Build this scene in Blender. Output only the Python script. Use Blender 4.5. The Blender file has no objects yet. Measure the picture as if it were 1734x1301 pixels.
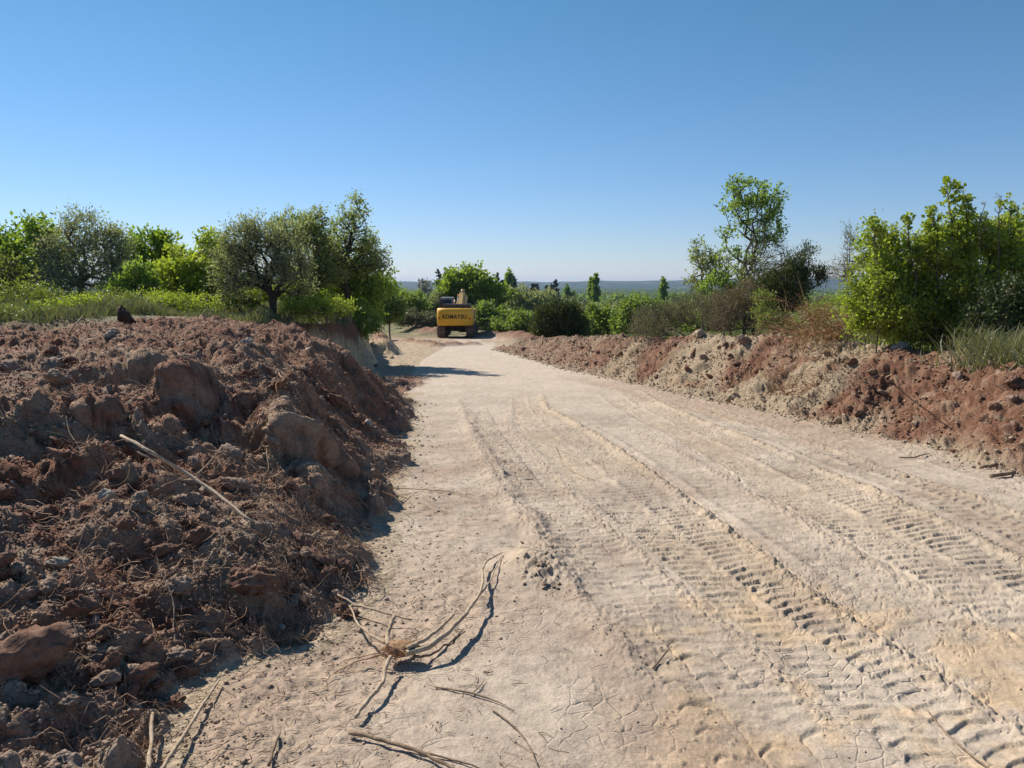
import bpy, math, random
import numpy as np
R = math.radians
sc = bpy.context.scene
COL = sc.collection
# ---------------------------------------------------------------- camera
CAM_Z = 1.7
PITCH = 7.46
FPX = 1302.0
cam_d = bpy.data.cameras.new('camera'); cam = bpy.data.objects.new('camera', cam_d); COL.objects.link(cam)
cam_d.sensor_width = 36.0; cam_d.lens = 36.0*FPX/1734.0
cam_d.clip_start = 0.05; cam_d.clip_end = 30000
cam.location = (0, 0, CAM_Z); cam.rotation_euler = (R(90-PITCH), 0, 0)
sc.camera = cam
# ---------------------------------------------------------------- sky, sun, exposure
SUN_EL, SUN_AZ = 41.0, -48.0        # azimuth measured from +y (view direction), negative = left
sx, sy, sz = math.sin(R(SUN_AZ))*math.cos(R(SUN_EL)), math.cos(R(SUN_AZ))*math.cos(R(SUN_EL)), math.sin(R(SUN_EL))
world = bpy.data.worlds.new("World"); sc.world = world; world.use_nodes = True
wn = world.node_tree.nodes; wl = world.node_tree.links
bg = wn['Background']
sky = wn.new('ShaderNodeTexSky'); sky.sky_type = 'NISHITA'; sky.sun_disc = False
sky.sun_elevation = R(SUN_EL); sky.sun_rotation = R(SUN_AZ)
sky.altitude = 0; sky.air_density = 1.0; sky.dust_density = 0.0; sky.ozone_density = 5.0
tint = wn.new('ShaderNodeMix'); tint.data_type = 'RGBA'; tint.blend_type = 'MULTIPLY'; tint.inputs[0].default_value = 1.0
tc = wn.new('ShaderNodeTexCoord'); sp_ = wn.new('ShaderNodeSeparateXYZ'); wl.new(tc.outputs['Generated'], sp_.inputs[0])
tr_ = wn.new('ShaderNodeValToRGB'); wl.new(sp_.outputs[2], tr_.inputs[0])
tr_.color_ramp.elements[0].position = 0; tr_.color_ramp.elements[0].color = (.86, .86, 1.06, 1)
tr_.color_ramp.elements[1].position = .32; tr_.color_ramp.elements[1].color = (.60, .90, .93, 1); wl.new(tr_.outputs[0], tint.inputs[7])
wl.new(sky.outputs[0], tint.inputs[6]); wl.new(tint.outputs[2], bg.inputs[0]); bg.inputs[1].default_value = 0.078
sun_d = bpy.data.lights.new('sun', 'SUN'); sun_d.energy = 4.9; sun_d.angle = R(0.53); sun_d.color = (1.0, 0.925, 0.81)
sun = bpy.data.objects.new('sun', sun_d); COL.objects.link(sun)
import mathutils
sun.rotation_euler = mathutils.Vector((sx, sy, sz)).to_track_quat('Z', 'Y').to_euler()
sc.view_settings.view_transform = 'Standard'; sc.view_settings.look = 'None'
sc.view_settings.exposure = 0.50; sc.view_settings.gamma = 1.0
sc.cycles.volume_bounces = 0
sc.cycles.max_bounces = 6
sc.cycles.transparent_max_bounces = 16

rng = np.random.default_rng(7)
# ---------------------------------------------------------------- noise helpers
_perm = np.random.default_rng(11).permutation(1024).astype(np.int32)
_ga = np.random.default_rng(12).uniform(0, 2*np.pi, 1024); _gx = np.cos(_ga).astype(np.float32); _gy = np.sin(_ga).astype(np.float32)
_rv = np.random.default_rng(13).random((1024, 3)).astype(np.float32)
def _h(ix, iy, s): return _perm[(ix + _perm[(iy + s*37) & 1023]) & 1023]
def perlin(x, y, s=0):
    xf = np.floor(x); yf = np.floor(y); ix = xf.astype(np.int32); iy = yf.astype(np.int32)
    fx = (x-xf).astype(np.float32); fy = (y-yf).astype(np.float32)
    u = fx*fx*fx*(fx*(fx*6-15)+10); v = fy*fy*fy*(fy*(fy*6-15)+10)
    def g(dx, dy):
        h = _h(ix+dx, iy+dy, s); return _gx[h]*(fx-dx)+_gy[h]*(fy-dy)
    a = g(0, 0); b = g(1, 0); c = g(0, 1); d = g(1, 1)
    return 1.5*((a+(b-a)*u)*(1-v) + (c+(d-c)*u)*v)
def fbm(x, y, o=4, s=0, g=.5):
    t = 0; a = 1
    for i in range(o):
        t = t + a*perlin(x, y, s+i); x = x*2.03+5.1; y = y*2.03-3.7; a *= g
    return t
def cell(x, y, s=0, jit=.9):
    xf = np.floor(x); yf = np.floor(y); ix = xf.astype(np.int32); iy = yf.astype(np.int32)
    fx = (x-xf).astype(np.float32); fy = (y-yf).astype(np.float32)
    f1 = np.full(fx.shape, 9., np.float32); f2 = f1.copy(); idv = np.zeros_like(f1)
    for dx in (-1, 0, 1):
        for dy in (-1, 0, 1):
            r = _rv[_h(ix+dx, iy+dy, s)]
            d = np.hypot(dx+.5+(r[..., 0]-.5)*jit-fx, dy+.5+(r[..., 1]-.5)*jit-fy)
            m = d < f1
            f2 = np.where(m, f1, np.minimum(f2, d)); idv = np.where(m, r[..., 2], idv); f1 = np.where(m, d, f1)
    return f1, f2, idv
def ss(a, b, x):
    t = np.clip((x-a)/(b-a), 0, 1); return t*t*(3-2*t)
def mix(a, b, t): return a+(b-a)*t
# ---------------------------------------------------------------- pixel -> place
_cp, _sp = math.cos(R(PITCH)), math.sin(R(PITCH))
def ray(px, py):
    u = (px-867)/FPX; v = (py-650.5)/FPX
    return u, _cp - v*_sp, -_sp - v*_cp
_gy_k = np.array([-60, 0, 10, 20, 30, 40, 50, 60, 72, 84, 110, 150, 220, 300, 500, 1000, 2500, 9000.])
_gz_k = np.array([0.2, 0, -.42, -.84, -1.26, -1.68, -2.1, -2.5, -2.72, -2.84, -3.5, -4.9, -6.6, -8, -11, -15, -18, -18.])
def base_z(y): return np.interp(y, _gy_k, _gz_k)
def P(px, py, z=None, rel=None):
    """place seen at a photograph pixel: on the base ground, or at a height below the camera"""
    dx, dy, dz = ray(px, py)
    if rel is not None: t = rel/dz; return np.array([dx*t, dy*t, CAM_Z+rel])
    lo, hi = 0.5, 4000.
    for _ in range(60):
        m = .5*(lo+hi)
        if CAM_Z+dz*m > base_z(dy*m): lo = m
        else: hi = m
    return np.array([dx*lo, dy*lo, CAM_Z+dz*lo])
def curve(pts):
    """x as a function of y for a line traced on the ground"""
    w = sorted([tuple(P(*p)[:2][::-1]) for p in pts]); ys = np.array([a for a, b in w]); xs = np.array([b for a, b in w])
    return lambda y: np.interp(y, ys, xs), ys, xs
# ---------------------------------------------------------------- lie of the land
edgeL, eyl, _ = curve([(700,672),(702,700),(694,740),(676,790),(664,850),(645,930),(622,985),(594,1040),(540,1075),(470,1105),(330,1155),(262,1225),(240,1300)])
edgeR, eyr, _ = curve([(838,590),(960,625),(1150,665),(1300,697),(1450,727),(1600,765),(1734,805),(1900,850),(2300,950)])
def rel_pts(L): return np.array([P(px, py, rel=z) for px, py, z in L])
mound_ctl = rel_pts([
 (0,1270,-1.66),(0,1200,-1.60),(0,1120,-1.55),(0,1050,-1.50),(0,950,-1.42),(0,850,-1.30),(0,795,-1.22),(0,690,-.88),(0,640,-.86),(0,600,-.80),(0,565,-.74),
 (90,1260,-1.7),(90,1150,-1.58),(60,1080,-1.5),(100,950,-1.45),(100,860,-1.36),(110,790,-1.24),(100,665,-.86),(100,630,-.88),(100,570,-.76),
 (200,1240,-1.73),(200,1150,-1.64),(200,1050,-1.56),(200,950,-1.46),(200,880,-1.40),(215,800,-1.28),(180,740,-1.04),(175,680,-.92),(205,672,-1.02),(200,600,-.72),(200,560,-.66),(200,535,-.6),
 (300,1140,-1.75),(300,1050,-1.62),(300,950,-1.50),(300,880,-1.43),(300,800,-1.35),(290,760,-1.27),(270,715,-1.06),(310,700,-1.18),(300,622,-.72),(310,570,-.70),(300,545,-.68),
 (400,1110,-1.80),(400,1020,-1.65),(410,960,-1.52),(400,880,-1.46),(400,820,-1.42),(400,775,-1.36),(400,730,-1.28),(400,650,-.90),(400,620,-.80),(400,585,-.80),(400,553,-.78),
 (450,700,-1.14),(450,668,-.97),(460,640,-.9),
 (500,1060,-1.82),(500,1000,-1.66),(500,900,-1.52),(500,840,-1.46),(500,800,-1.48),(500,705,-1.08),(500,640,-.95),(500,580,-.87),(500,550,-.92),
 (560,960,-1.60),(560,880,-1.44),(560,810,-1.50),(560,747,-1.22),(560,690,-1.1),
 (600,900,-1.50),(590,845,-1.42),(610,782,-1.38),(600,720,-1.22),(600,680,-1.2),(600,650,-1.32),(575,620,-1.1),
 (645,825,-1.62),(650,760,-1.58),(660,700,-1.50),(650,665,-1.50),(545,605,-.98)])
mound_H = mound_ctl[:, 2]-base_z(mound_ctl[:, 1])
def shepard(x, y, ctl, H, pw=5.0, eps=.08):
    n = np.zeros(x.shape, np.float32); d = n.copy()
    for (cx, cy), h in zip(ctl[:, :2], H):
        # distances shrink with range so far control points reach further
        sc_ = .25*cy+.2
        w = 1.0/(((x-cx)**2+(y-cy)**2)/sc_**2*4+eps**2)**(pw/2)*(1/sc_)**.5
        n += w*h; d += w
    return n/np.maximum(d, 1e-12)
_xc_y = np.array([0, 12, 19.6, 20.6, 23.4, 28, 33, 45, 60, 90, 130, 6000.])
_xc_x = np.array([-9.5, -7.0, -6.0, -5.6, -4.25, -5.0, -5.9, -8.4, -11.5, -18, -30, -900.])
_hb_y = np.array([-5, 4, 8, 11, 16, 22, 27, 34, 40, 42.5, 60.])
_hb_h = np.array([1.0, .95, .98, 1.05, 1.22, 1.05, .93, .68, .42, .1, 0.])
def seg_mask(x, y, pts, w, soft):
    d = np.full(x.shape, 1e9)
    for (ax, ay), (bx, by) in zip(pts[:-1], pts[1:]):
        vx, vy = bx-ax, by-ay; t = np.clip(((x-ax)*vx+(y-ay)*vy)/(vx*vx+vy*vy+1e-9), 0, 1)
        d = np.minimum(d, np.hypot(x-ax-t*vx, y-ay-t*vy))
    return 1-ss(w*(1-soft), w, d), d
def px_line(pts): return [tuple(P(*p)[:2]) for p in pts]
t1l, _, _ = curve([(868,724),(1000,852),(1130,960),(1290,1090),(1450,1230),(1530,1300),(1700,1450)])
t1r, _, _ = curve([(925,690),(1045,760),(1190,865),(1340,985),(1480,1080),(1650,1190),(1734,1245),(2100,1480)])
t2l, _, _ = curve([(1040,690),(1180,765),(1300,840),(1450,925),(1600,1010),(1734,1085),(2100,1290)])
t2r, _, _ = curve([(1130,690),(1290,755),(1480,835),(1620,895),(1734,950),(2100,1110)])
t0l, _, _ = curve([(778,680),(800,742),(846,830),(905,900),(960,985),(1060,1120),(1190,1300),(1300,1460)])
t3l, _, _ = curve([(830,690),(900,735),(985,830),(1075,920),(1200,1040),(1330,1160),(1480,1300)])
def terrain(x, y):
    """height, and soil masks, of the whole place"""
    x = x.astype(np.float64); y = y.astype(np.float64); r = np.hypot(x, y)
    z = base_z(y); out = {}
    near = ss(140, 60, r)
    wx = x+.16*fbm(x*1.1, y*1.1, 3, 3)*near; wy = y+.16*fbm(x*1.1+9, y*1.1, 3, 8)*near
    far = ss(20, 120, r)
    z = z+far*(.7*fbm(x/60, y/60, 3, 21))*ss(300, 150, np.abs(x)+0*x+0) + ss(150, 900, r)*2.0*fbm(x/420, y/420, 2, 23)*.6
    # ridges on the horizon
    ang = np.arctan2(x, np.maximum(y, 1e-3))
    rid = 30+9*perlin(ang*9+3, ang*0, 31)+5*perlin(ang*31, ang*0+1, 32)+14*ss(.02, .30, ang)
    z = z+np.where(y > 0, ss(2900, 4700, r)*rid, 0)
    # left natural bank and its cut
    xc = np.interp(wy, _xc_y, _xc_x)
    hp = np.interp(y, [-20, 4, 12, 17, 23, 30, 40, 60, 90, 130, 200], [.9, 1.05, 1.42, 1.50, 1.52, 1.92, 2.0, 1.6, .6, .2, 0])
    hp = hp + ss(0, 14, -x-7)*.55*ss(90, 40, y)
    cutw = .75+.25*perlin(y*.9, x*0, 40)+.35*ss(24, 34, y)+ss(40, 90, y)*5
    nat = ss(0, 1, (xc-wx+.05)/cutw)
    Hn = nat*hp+near*.05*fbm(x*.8, y*.8, 3, 41)*nat
    # right natural ground
    xb = edgeR(wy); sR = wx-xb
    hb = np.interp(y, _hb_y, _hb_h)
    bw = np.interp(y, [6, 12, 20, 40], [1.7, 2.0, 2.0, 1.5])*(1+.2*perlin(y*.5, x*0, 50))
    prof = ss(0, 1, sR/bw)*(1+.12*perlin(x*.9, y*.9, 51))
    back = 1-.22*ss(bw*1.05, bw*1.7, sR)
    Hr = hb*prof*back
    Hr = Hr+ss(3, 12, sR)*.25*ss(60, 40, y)*ss(10, 20, y)
    # left spoil
    s = edgeL(wy)-wx
    inr = (y > 1.0) & (y < 21) & (x < 1) & (x > -16)
    Hm = np.zeros_like(x)
    if inr.any():
        wxx = wx[inr]+.07*fbm(x[inr]*4, y[inr]*4, 2, 61); wyy = wy[inr]+.07*fbm(x[inr]*4, y[inr]*4, 2, 66)
        Hm[inr] = shepard(wxx, wyy, mound_ctl, mound_H)
    ylim = np.interp(x/np.maximum(y, .1)*FPX+867, [380, 470, 545, 600, 700], [17.5, 15.5, 12.0, 12.6, 15.0])
    Hm = Hm*ss(-.05, np.interp(y, [3, 5, 7, 12], [.6, .75, 1.15, 1.4]), s)**.85*ss(ylim+.9, ylim-.6, wy)*ss(.6, 1.6, y)*ss(-15, -11, x)
    mm = ss(.0, .12, s)*ss(ylim+.8, ylim+.2, wy)*ss(1.0, 1.6, y)*ss(-12.5, -11, x+.6*perlin(x, y, 5))
    out['mound'] = mm*(Hm > Hn-.12)*ss(14.5, 13.2, wy+.1*(-x-7)*0+ss(-5.5, -7.5, x)*1.2-ss(-7, -5, x)*4)
    H = np.maximum(Hm, Hn); H = np.maximum(H, Hr)
    out['berm'] = ss(-.15, .1, sR)*ss(2.6, 2.2, sR-bw*.5)*ss(45, 42, y)*ss(0, .2, hb)
    out['rightland'] = ss(2.2, 2.6, sR-bw*.5)*ss(46, 40, y) + ss(0, 2, sR)*ss(40, 44, y)
    out['nat'] = nat*(1-np.clip(out['mound'], 0, 1)); out['s'] = s; out['sR'] = sR
    z = z+H
    # small red heaps round the digger and far left of the road
    far_soil = np.zeros_like(x)
    for pts, w, h in far_heaps:
        m, d = seg_mask(wx, wy, pts, w, .95)
        z = z+h*m*(1+.5*perlin(x*.9, y*.9, 71)); far_soil = np.maximum(far_soil, m)
    out['farsoil'] = far_soil
    # road surface wear: ruts, ridges, lugs
    road = ss(0, .3, -s*0+np.where(y < 17, -s, x-np.interp(y, [17, 23, 30, 45, 60], [-2.4, -3.1, -3.6, -3.9, -4.5])))*ss(0, .3, -sR)*ss(62, 50, y)
    out['road'] = road
    q = np.zeros_like(x); ochre = np.zeros_like(x); crumb = np.zeros_like(x); brk = np.zeros_like(x)
    n1 = fbm(x*3, y*3, 3, 81); n2 = perlin(x*11, y*11, 85)
    m = (y > .5) & (y < 40) & (np.abs(x) < 14)
    X = x[m]; Y = y[m]; N1 = n1[m]; N2 = n2[m]
    Q = .022*fbm(X*.8, Y*.5, 3, 90)+.006*fbm(X*6, Y*6, 3, 95)
    OC = np.zeros_like(X); CR = np.zeros_like(X); BR = np.zeros_like(X)
    def track(l, r, per, dep, y0, y1, seed, ridge, oc, col2=True):
        # lugs pressed into the clay, with the soil squeezed up beside them
        nonlocal Q, OC, CR, BR
        xl, xr = l(Y), r(Y); u = (X-xl)/(xr-xl)+.03*N1; W = (xr-xl)
        fade = ss(y1, y1*.75, Y)*ss(y0-.5, y0, Y)*np.interp(Y, [2.4, 5.5], [.62, 1.0])
        ins = ss(-.03, .05, u)*ss(1.03, .95, u)*fade
        wob = .62+.38*ss(-.45, .35, perlin(X*1.6, Y*1.1, seed)+.5*N1)
        c = np.abs(((u*2) % 1.0)-.5)*2 if col2 else np.abs(u-.5)*2
        ph = (Y/per + np.where(u < .5, -.06, -.26)*u*W/per*1.4 + .45*c*c + .30*N1+.16*N2)
        f = ph % 1.0
        lug = np.where(f < .13, f/.13, ((1-f)/.87)**1.3)          # sharp near face, slow fall
        vary = .65+.35*_rv[(np.floor(ph).astype(np.int64) % 1024), 0]
        edge = ss(.0, .16, c if False else 1-np.abs(2*((u*2) % 1.0)-1)) if col2 else 1
        Q = Q-ins*dep*.6 + ins*dep*wob*vary*edge*lug*(1.1+.5*N2)
        if col2: Q = Q+ins*np.exp(-((u-.5)/.035)**2)*.017*(1+N1)
        # pushed-up ridge on the right flank, small lip on the left
        rr = (X-xr)/.055; hh = ridge*(.55+.6*perlin(Y*3.1, X*0, seed+4)+.4*perlin(Y*13, X*2, seed+5))*fade
        Q = Q+np.maximum(hh, 0)*np.exp(-rr**2)
        rl = (X-xl)/.05; Q = Q+.010*fade*np.exp(-rl**2)*(1+N1)
        rm = np.exp(-(rr/1.3)**2)*fade*ss(0, .3, ridge/.03); CR = np.maximum(CR, rm*.9); OC = np.maximum(OC, np.maximum(ins*.55, rm)*oc*ss(-.5, .5, perlin(X*.9, Y*.5, seed+8)+.2))
        return ins
    i1 = track(t1l, t1r, .098, .023, 0, 18, 101, .052, 1.0)
    i2 = track(t2l, t2r, .10, .021, 0, 19, 111, .045, .9)
    track(lambda Y: t1l(Y)-.62, lambda Y: t1l(Y)-.10, .10, .013, 3.2, 15, 161, .010, .2, False)
    track(lambda Y: t2r(Y)+.22, lambda Y: t2r(Y)+.80, .125, .016, 3.5, 17, 171, .018, .5)
    track(lambda Y: t1r(Y)+.22, lambda Y: t1r(Y)+.70, .14, .009, 4.2, 13, 181, .010, .2, False)
    track(lambda Y: t2r(Y)+1.05+.05*Y, lambda Y: t2r(Y)+1.5+.05*Y, .11, .014, 5, 20, 191, .012, .4, False)
    # older, faint wide chevrons between the left windrow and the first rut
    xl, xr = t0l(Y)+.05, t1l(Y)-.08
    u = (X-xl)/np.maximum(xr-xl, .05); ins = ss(0, .05, u)*ss(1, .95, u)*ss(15, 11, Y)*(Y > 2.2)
    ku = u*3.0; cu = np.abs((ku % 1.0)-.5)*2
    ph = Y/.19+.5*np.floor(ku)+.35*cu*cu+.25*N1
    f = ph % 1.0; gate = ss(.30, .5, _rv[(np.floor(ph)*7+np.floor(ku)*13).astype(np.int64) % 1024, 1])
    Q = Q-ins*gate*.012*np.exp(-((f-.5)/.07)**2) - ins*gate*.010*np.exp(-(((ku+.5) % 1.0-.5)/.05)**2)*(f < .5)
    Q = Q+ins*.008*perlin(X*2.5, Y*2.5, 98)
    # close lugs by the windrow
    xm = t3l(Y)
    band = ss(0, .06, X-t0l(Y)-.05)*ss(.05, 0, X-t0l(Y)-.42)*ss(6.5, 8, Y)*ss(15.5, 12, Y)
    Q = Q+band*.022*(1-(Y/.15+.4*N1) % 1.0)
    # windrow
    w = (X-t0l(Y))/(.075+.05*(N1+.3)); wf = ss(17, 12, Y)*ss(3.1, 3.8, Y)*(.5+.5*ss(-.3, .4, perlin(Y*1.1, X*0, 121)))
    Q = Q+.05*np.exp(-w**2)*wf; CR = np.maximum(CR, np.exp(-(w/1.6)**2)*wf)
    # lump of pushed soil beside the rootstock
    c0 = P(893, 962); c1 = P(925, 975)
    g = np.exp(-(((X-c0[0])/.17)**2+((Y-c0[1]-.08)/.26)**2)); Q = Q+.105*g*(1+.15*N1)
    g2 = np.exp(-(((X-c1[0])/.13)**2+((Y-c1[1])/.24)**2)); CR = np.maximum(CR, np.minimum(g2*1.8, 1)); Q = Q+.04*g2*(1+.6*N2)
    OC = np.maximum(OC, g*.6)
    # fan of lug marks in front of the right bank
    fc = P(1500, 742); dd = np.hypot((X-fc[0]-.5)/1.7, (Y-fc[1]+.2)/1.6)
    fan = ss(1.0, .75, dd); a2 = (Y+.35*X+.10*X*X*.3)/.17+.3*N1
    Q = Q+fan*.022*np.where((a2 % 1) < .7, (a2 % 1)/.7, (1-(a2 % 1))/.3)
    st = ss(.0, .25, sR[m]+1.5)*ss(.1, -.2, sR[m])*ss(8, 11, Y)*ss(24, 18, Y)
    Q = Q+st*.02*perlin(X*2.2+Y*1.2, Y*5+X*3, 131); BR = np.maximum(BR, st*.7)
    # cracks: dense plates here and there
    f1, f2, _ = cell(X*7.5+.5*N2, Y*6.0+.4*N1, 141); ck = np.exp(-((f2-f1)/.055)**2)
    cm = ss(.0, .45, perlin(X*.7, Y*.55, 145)+.25*ss(0, 2, X)-.2)*ss(14, 7, Y)*(.3+.7*ss(-.5, 1, X))
    Q = Q-.010*ck*cm
    e = np.minimum(np.abs(X-t1r(Y)-.06), np.abs(X-t2r(Y)-.06)); f1, f2, _ = cell(X*13+N2, Y*8, 147)
    Q = Q-.016*np.exp(-((f2-f1)/.09)**2)*np.exp(-(e/.09)**2)*ss(12, 7, Y)
    e = np.exp(-((X-t1r(Y)-.075-.02*perlin(Y*7, X*0, 149)-.012*N2)/.010)**2)*ss(12, 9, Y)*ss(-.4, 0, perlin(Y*1.7, X*0, 150)); Q = Q-.03*e
    e = np.exp(-((X-t2l(Y)+.02-.05*perlin(Y*5, X*0, 151)-.012*N2)/.012)**2)*ss(12, 9, Y)*ss(-.2, .2, perlin(Y*1.3, X*0, 153)); Q = Q-.025*e
    # crumbs
    f1, f2, idv = cell(X*22, Y*20, 155); Q = Q+CR*.022*np.clip(1-f1*1.7, 0, 1)*(idv > .25)
    f1, f2, idv = cell(X*44, Y*40, 157); Q = Q+(CR*.8+.12)*.010*np.clip(1-f1*1.8, 0, 1)*(idv > .4)
    sp = ss(.1, .5, perlin(X*.9+3, Y*.8, 158)); f1, f2, idv = cell(X*30, Y*28, 159); Q = Q+sp*.010*np.clip(1-f1*2.0, 0, 1)*(idv > .8)
    # litter-strewn, browner strip next to the spoil
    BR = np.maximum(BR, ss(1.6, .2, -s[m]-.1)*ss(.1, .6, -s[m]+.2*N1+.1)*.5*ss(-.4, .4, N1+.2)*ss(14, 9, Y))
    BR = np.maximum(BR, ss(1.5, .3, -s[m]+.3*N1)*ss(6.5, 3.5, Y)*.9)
    Q = Q+BR*.012*fbm(X*13, Y*13, 2, 160)
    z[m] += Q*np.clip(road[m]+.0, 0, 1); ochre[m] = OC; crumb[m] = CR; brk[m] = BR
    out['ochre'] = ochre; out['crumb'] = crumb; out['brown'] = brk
    # tan ledge left of the far road
    led = (1-nat)*ss(.25, -.1, -s*0+np.where(y < 17, 9, x-np.interp(y, [17, 23, 30, 45, 60], [-2.4, -3.1, -3.6, -3.9, -4.5])))*(s > -20)*ss(15, 17, y)*ss(60, 45, y)
    out['ledge'] = led
    z = z+led*.06*fbm(x*2.0, y*3.5, 4, 170)
    # clods
    cl = np.clip(np.maximum(out['mound'], np.maximum(out['berm'], far_soil*.8)), 0, 1)
    cl = np.maximum(cl, .9*ss(17, 19, y)*ss(34, 28, y)*(x < 0)*np.clip(4*nat*(1-nat), 0, 1))
    cl = np.maximum(cl, ss(11, 14, y)*ss(22.5, 20, y)*ss(0, .3, s)*(1-nat)*ss(-7, -6, x))
    out['clod'] = cl
    k = cl > .01; X = x[k]; Y = y[k]; Z = z[k]; c = cl[k]
    a = X+.55*Z; b = Y+.75*Z
    wxn = .10*fbm(a*5, b*5, 2, 180); wyn = .10*fbm(a*5+4, b*5, 2, 184)
    farw = ss(9, 25, Y)
    D = .10*fbm(a*1.2, b*1.1, 2, 190)*c + .05*(.45-np.abs(perlin(a*2.2, b*2.2, 193)))
    f1, f2, i1_ = cell(a*2.6+wxn*4, b*2.6+wyn*4, 195); D = D+(.10*np.clip(.62-f1, 0, 1)*(.3+i1_))*ss(.35, .75, i1_)
    f1, f2, i2_ = cell(a*7+wxn*5, b*7+wyn*5, 197); rough = ss(-.25, .2, perlin(X*.8, Y*.8, 199)+.35*perlin(X*2.6, Y*2.6, 198)+.12)
    D = D+.10*np.clip(.65-f1, 0, 1)*(.35+i2_)*(.28+.9*rough)
    f1, f2, i3 = cell(a*17, b*17, 201); D = D+.050*np.clip(.62-f1, 0, 1)*(.3+i3)*(.35+.8*rough)
    f1, f2, i4 = cell(a*38, b*38, 203); D = D+.018*np.clip(.62-f1, 0, 1)*(.3+i4)*ss(16, 8, Y)*(.5+.5*rough)
    D = D+.02*fbm(a*9, b*9, 3, 205)
    amp = np.where(X > 0, 1.05, 1.05)*(1-.35*ss(35, 60, Y))
    out['D'] = np.zeros_like(x); out['D'][k] = (D-.05)*c*amp
    out['id1'] = np.zeros_like(x); out['id1'][k] = i2_; out['id2'] = np.zeros_like(x); out['id2'][k] = i3
    # undergrown ground roughness
    z = z+np.clip(nat+out['rightland'], 0, 1)*near*.05*fbm(x*2.5, y*2.5, 3, 210)
    return z, out
far_heaps = [
 (px_line([(655,552),(700,553),(745,556)]), 1.5, .75),
 ([tuple(P(735,566)[:2]), tuple(P(705,560)[:2])], 1.9, .55),
 (px_line([(690,578),(740,586),(800,583)]), .8, .22),
 (px_line([(812,571),(850,573),(895,577)]), 1.6, .45),
 (px_line([(905,590),(1000,588)]), 1.0, .35),
 (px_line([(640,572),(652,600)]), .9, .55),
]
# ---------------------------------------------------------------- materials
def mat(name):
    m = bpy.data.materials.new(name); m.use_nodes = True
    nt = m.node_tree; b = nt.nodes['Principled BSDF']; b.inputs['Roughness'].default_value = .9
    b.inputs['Specular IOR Level'].default_value = .2
    return m, nt, b
def noise_node(nt, scale, detail=4, rough=.6, coord='Object', vec=None):
    n = nt.nodes.new('ShaderNodeTexNoise'); n.inputs['Scale'].default_value = scale; n.inputs['Detail'].default_value = detail; n.inputs['Roughness'].default_value = rough
    if vec is None:
        t = nt.nodes.new('ShaderNodeTexCoord'); vec = t.outputs[coord]
    nt.links.new(vec, n.inputs['Vector']); return n
def math_node(nt, op, a, b=None, clamp=False):
    n = nt.nodes.new('ShaderNodeMath'); n.operation = op; n.use_clamp = clamp
    for i, v in enumerate((a, b)):
        if v is None: continue
        if isinstance(v, (int, float)): n.inputs[i].default_value = v
        else: nt.links.new(v, n.inputs[i])
    return n.outputs[0]
def maprange(nt, v, a, b, c, d):
    n = nt.nodes.new('ShaderNodeMapRange'); nt.links.new(v, n.inputs[0])
    for i, k in enumerate((a, b, c, d)): n.inputs[i+1].default_value = k
    return n.outputs[0]
def vmul(nt, col, fac):
    n = nt.nodes.new('ShaderNodeVectorMath'); n.operation = 'SCALE'; nt.links.new(col, n.inputs[0]); nt.links.new(fac, n.inputs['Scale']); return n.outputs[0]
def bump(nt, b, h, strength, dist):
    n = nt.nodes.new('ShaderNodeBump'); n.inputs['Strength'].default_value = strength; n.inputs['Distance'].default_value = dist
    nt.links.new(h, n.inputs['Height']); nt.links.new(n.outputs[0], b.inputs['Normal'])
def soil_mat(name, scale, bstr, speck, cellw=.45, crack=0.):
    m, nt, b = mat(name)
    a = nt.nodes.new('ShaderNodeAttribute'); a.attribute_name = 'soil'
    n1 = noise_node(nt, scale, 6, .7); n2 = noise_node(nt, scale*6, 4, .7)
    v = nt.nodes.new('ShaderNodeTexVoronoi'); v.inputs['Scale'].default_value = speck
    t = nt.nodes.new('ShaderNodeTexCoord'); nt.links.new(t.outputs['Object'], v.inputs['Vector'])
    # desiccation cracks, wandering plates of uneven size
    wv = nt.nodes.new('ShaderNodeVectorMath'); wv.operation = 'MULTIPLY_ADD'; nw = noise_node(nt, 3, 3, .6); nt.links.new(nw.outputs['Color'], wv.inputs[0]); wv.inputs[1].default_value = (.07, .07, .07); nt.links.new(t.outputs['Object'], wv.inputs[2])
    ve = nt.nodes.new('ShaderNodeTexVoronoi'); ve.feature = 'DISTANCE_TO_EDGE'; ve.inputs['Scale'].default_value = 11; nt.links.new(wv.outputs[0], ve.inputs['Vector'])
    npm = noise_node(nt, .9, 3, .6); ck = math_node(nt, 'MULTIPLY', maprange(nt, ve.outputs['Distance'], 0, .07, 1, 0), maprange(nt, npm.outputs[0], .48, .62, 0, 1))
    sep = nt.nodes.new('ShaderNodeSeparateColor'); nt.links.new(v.outputs['Color'], sep.inputs[0])
    f = math_node(nt, 'MULTIPLY', maprange(nt, n1.outputs[0], .3, .7, .78, 1.2), maprange(nt, n2.outputs[0], .3, .7, .86, 1.14))
    f = math_node(nt, 'MULTIPLY', f, maprange(nt, sep.outputs[0], 0, 1, 1-.3*cellw, 1+.3*cellw))
    nt.links.new(vmul(nt, a.outputs['Color'], f), b.inputs['Base Color'])
    h = math_node(nt, 'ADD', math_node(nt, 'MULTIPLY', n1.outputs[0], 1.0), math_node(nt, 'MULTIPLY', n2.outputs[0], .35))
    h = math_node(nt, 'SUBTRACT', h, math_node(nt, 'MULTIPLY', v.outputs['Distance'], cellw))
    if crack: h = math_node(nt, 'SUBTRACT', h, math_node(nt, 'MULTIPLY', ck, crack))
    bump(nt, b, h, bstr, .03)
    return m
M = {}
M['road'] = soil_mat('trodden_earth', 9, .5, 70, .10, .5)
M['clods'] = soil_mat('clodded_earth', 18, .9, 70)
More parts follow.
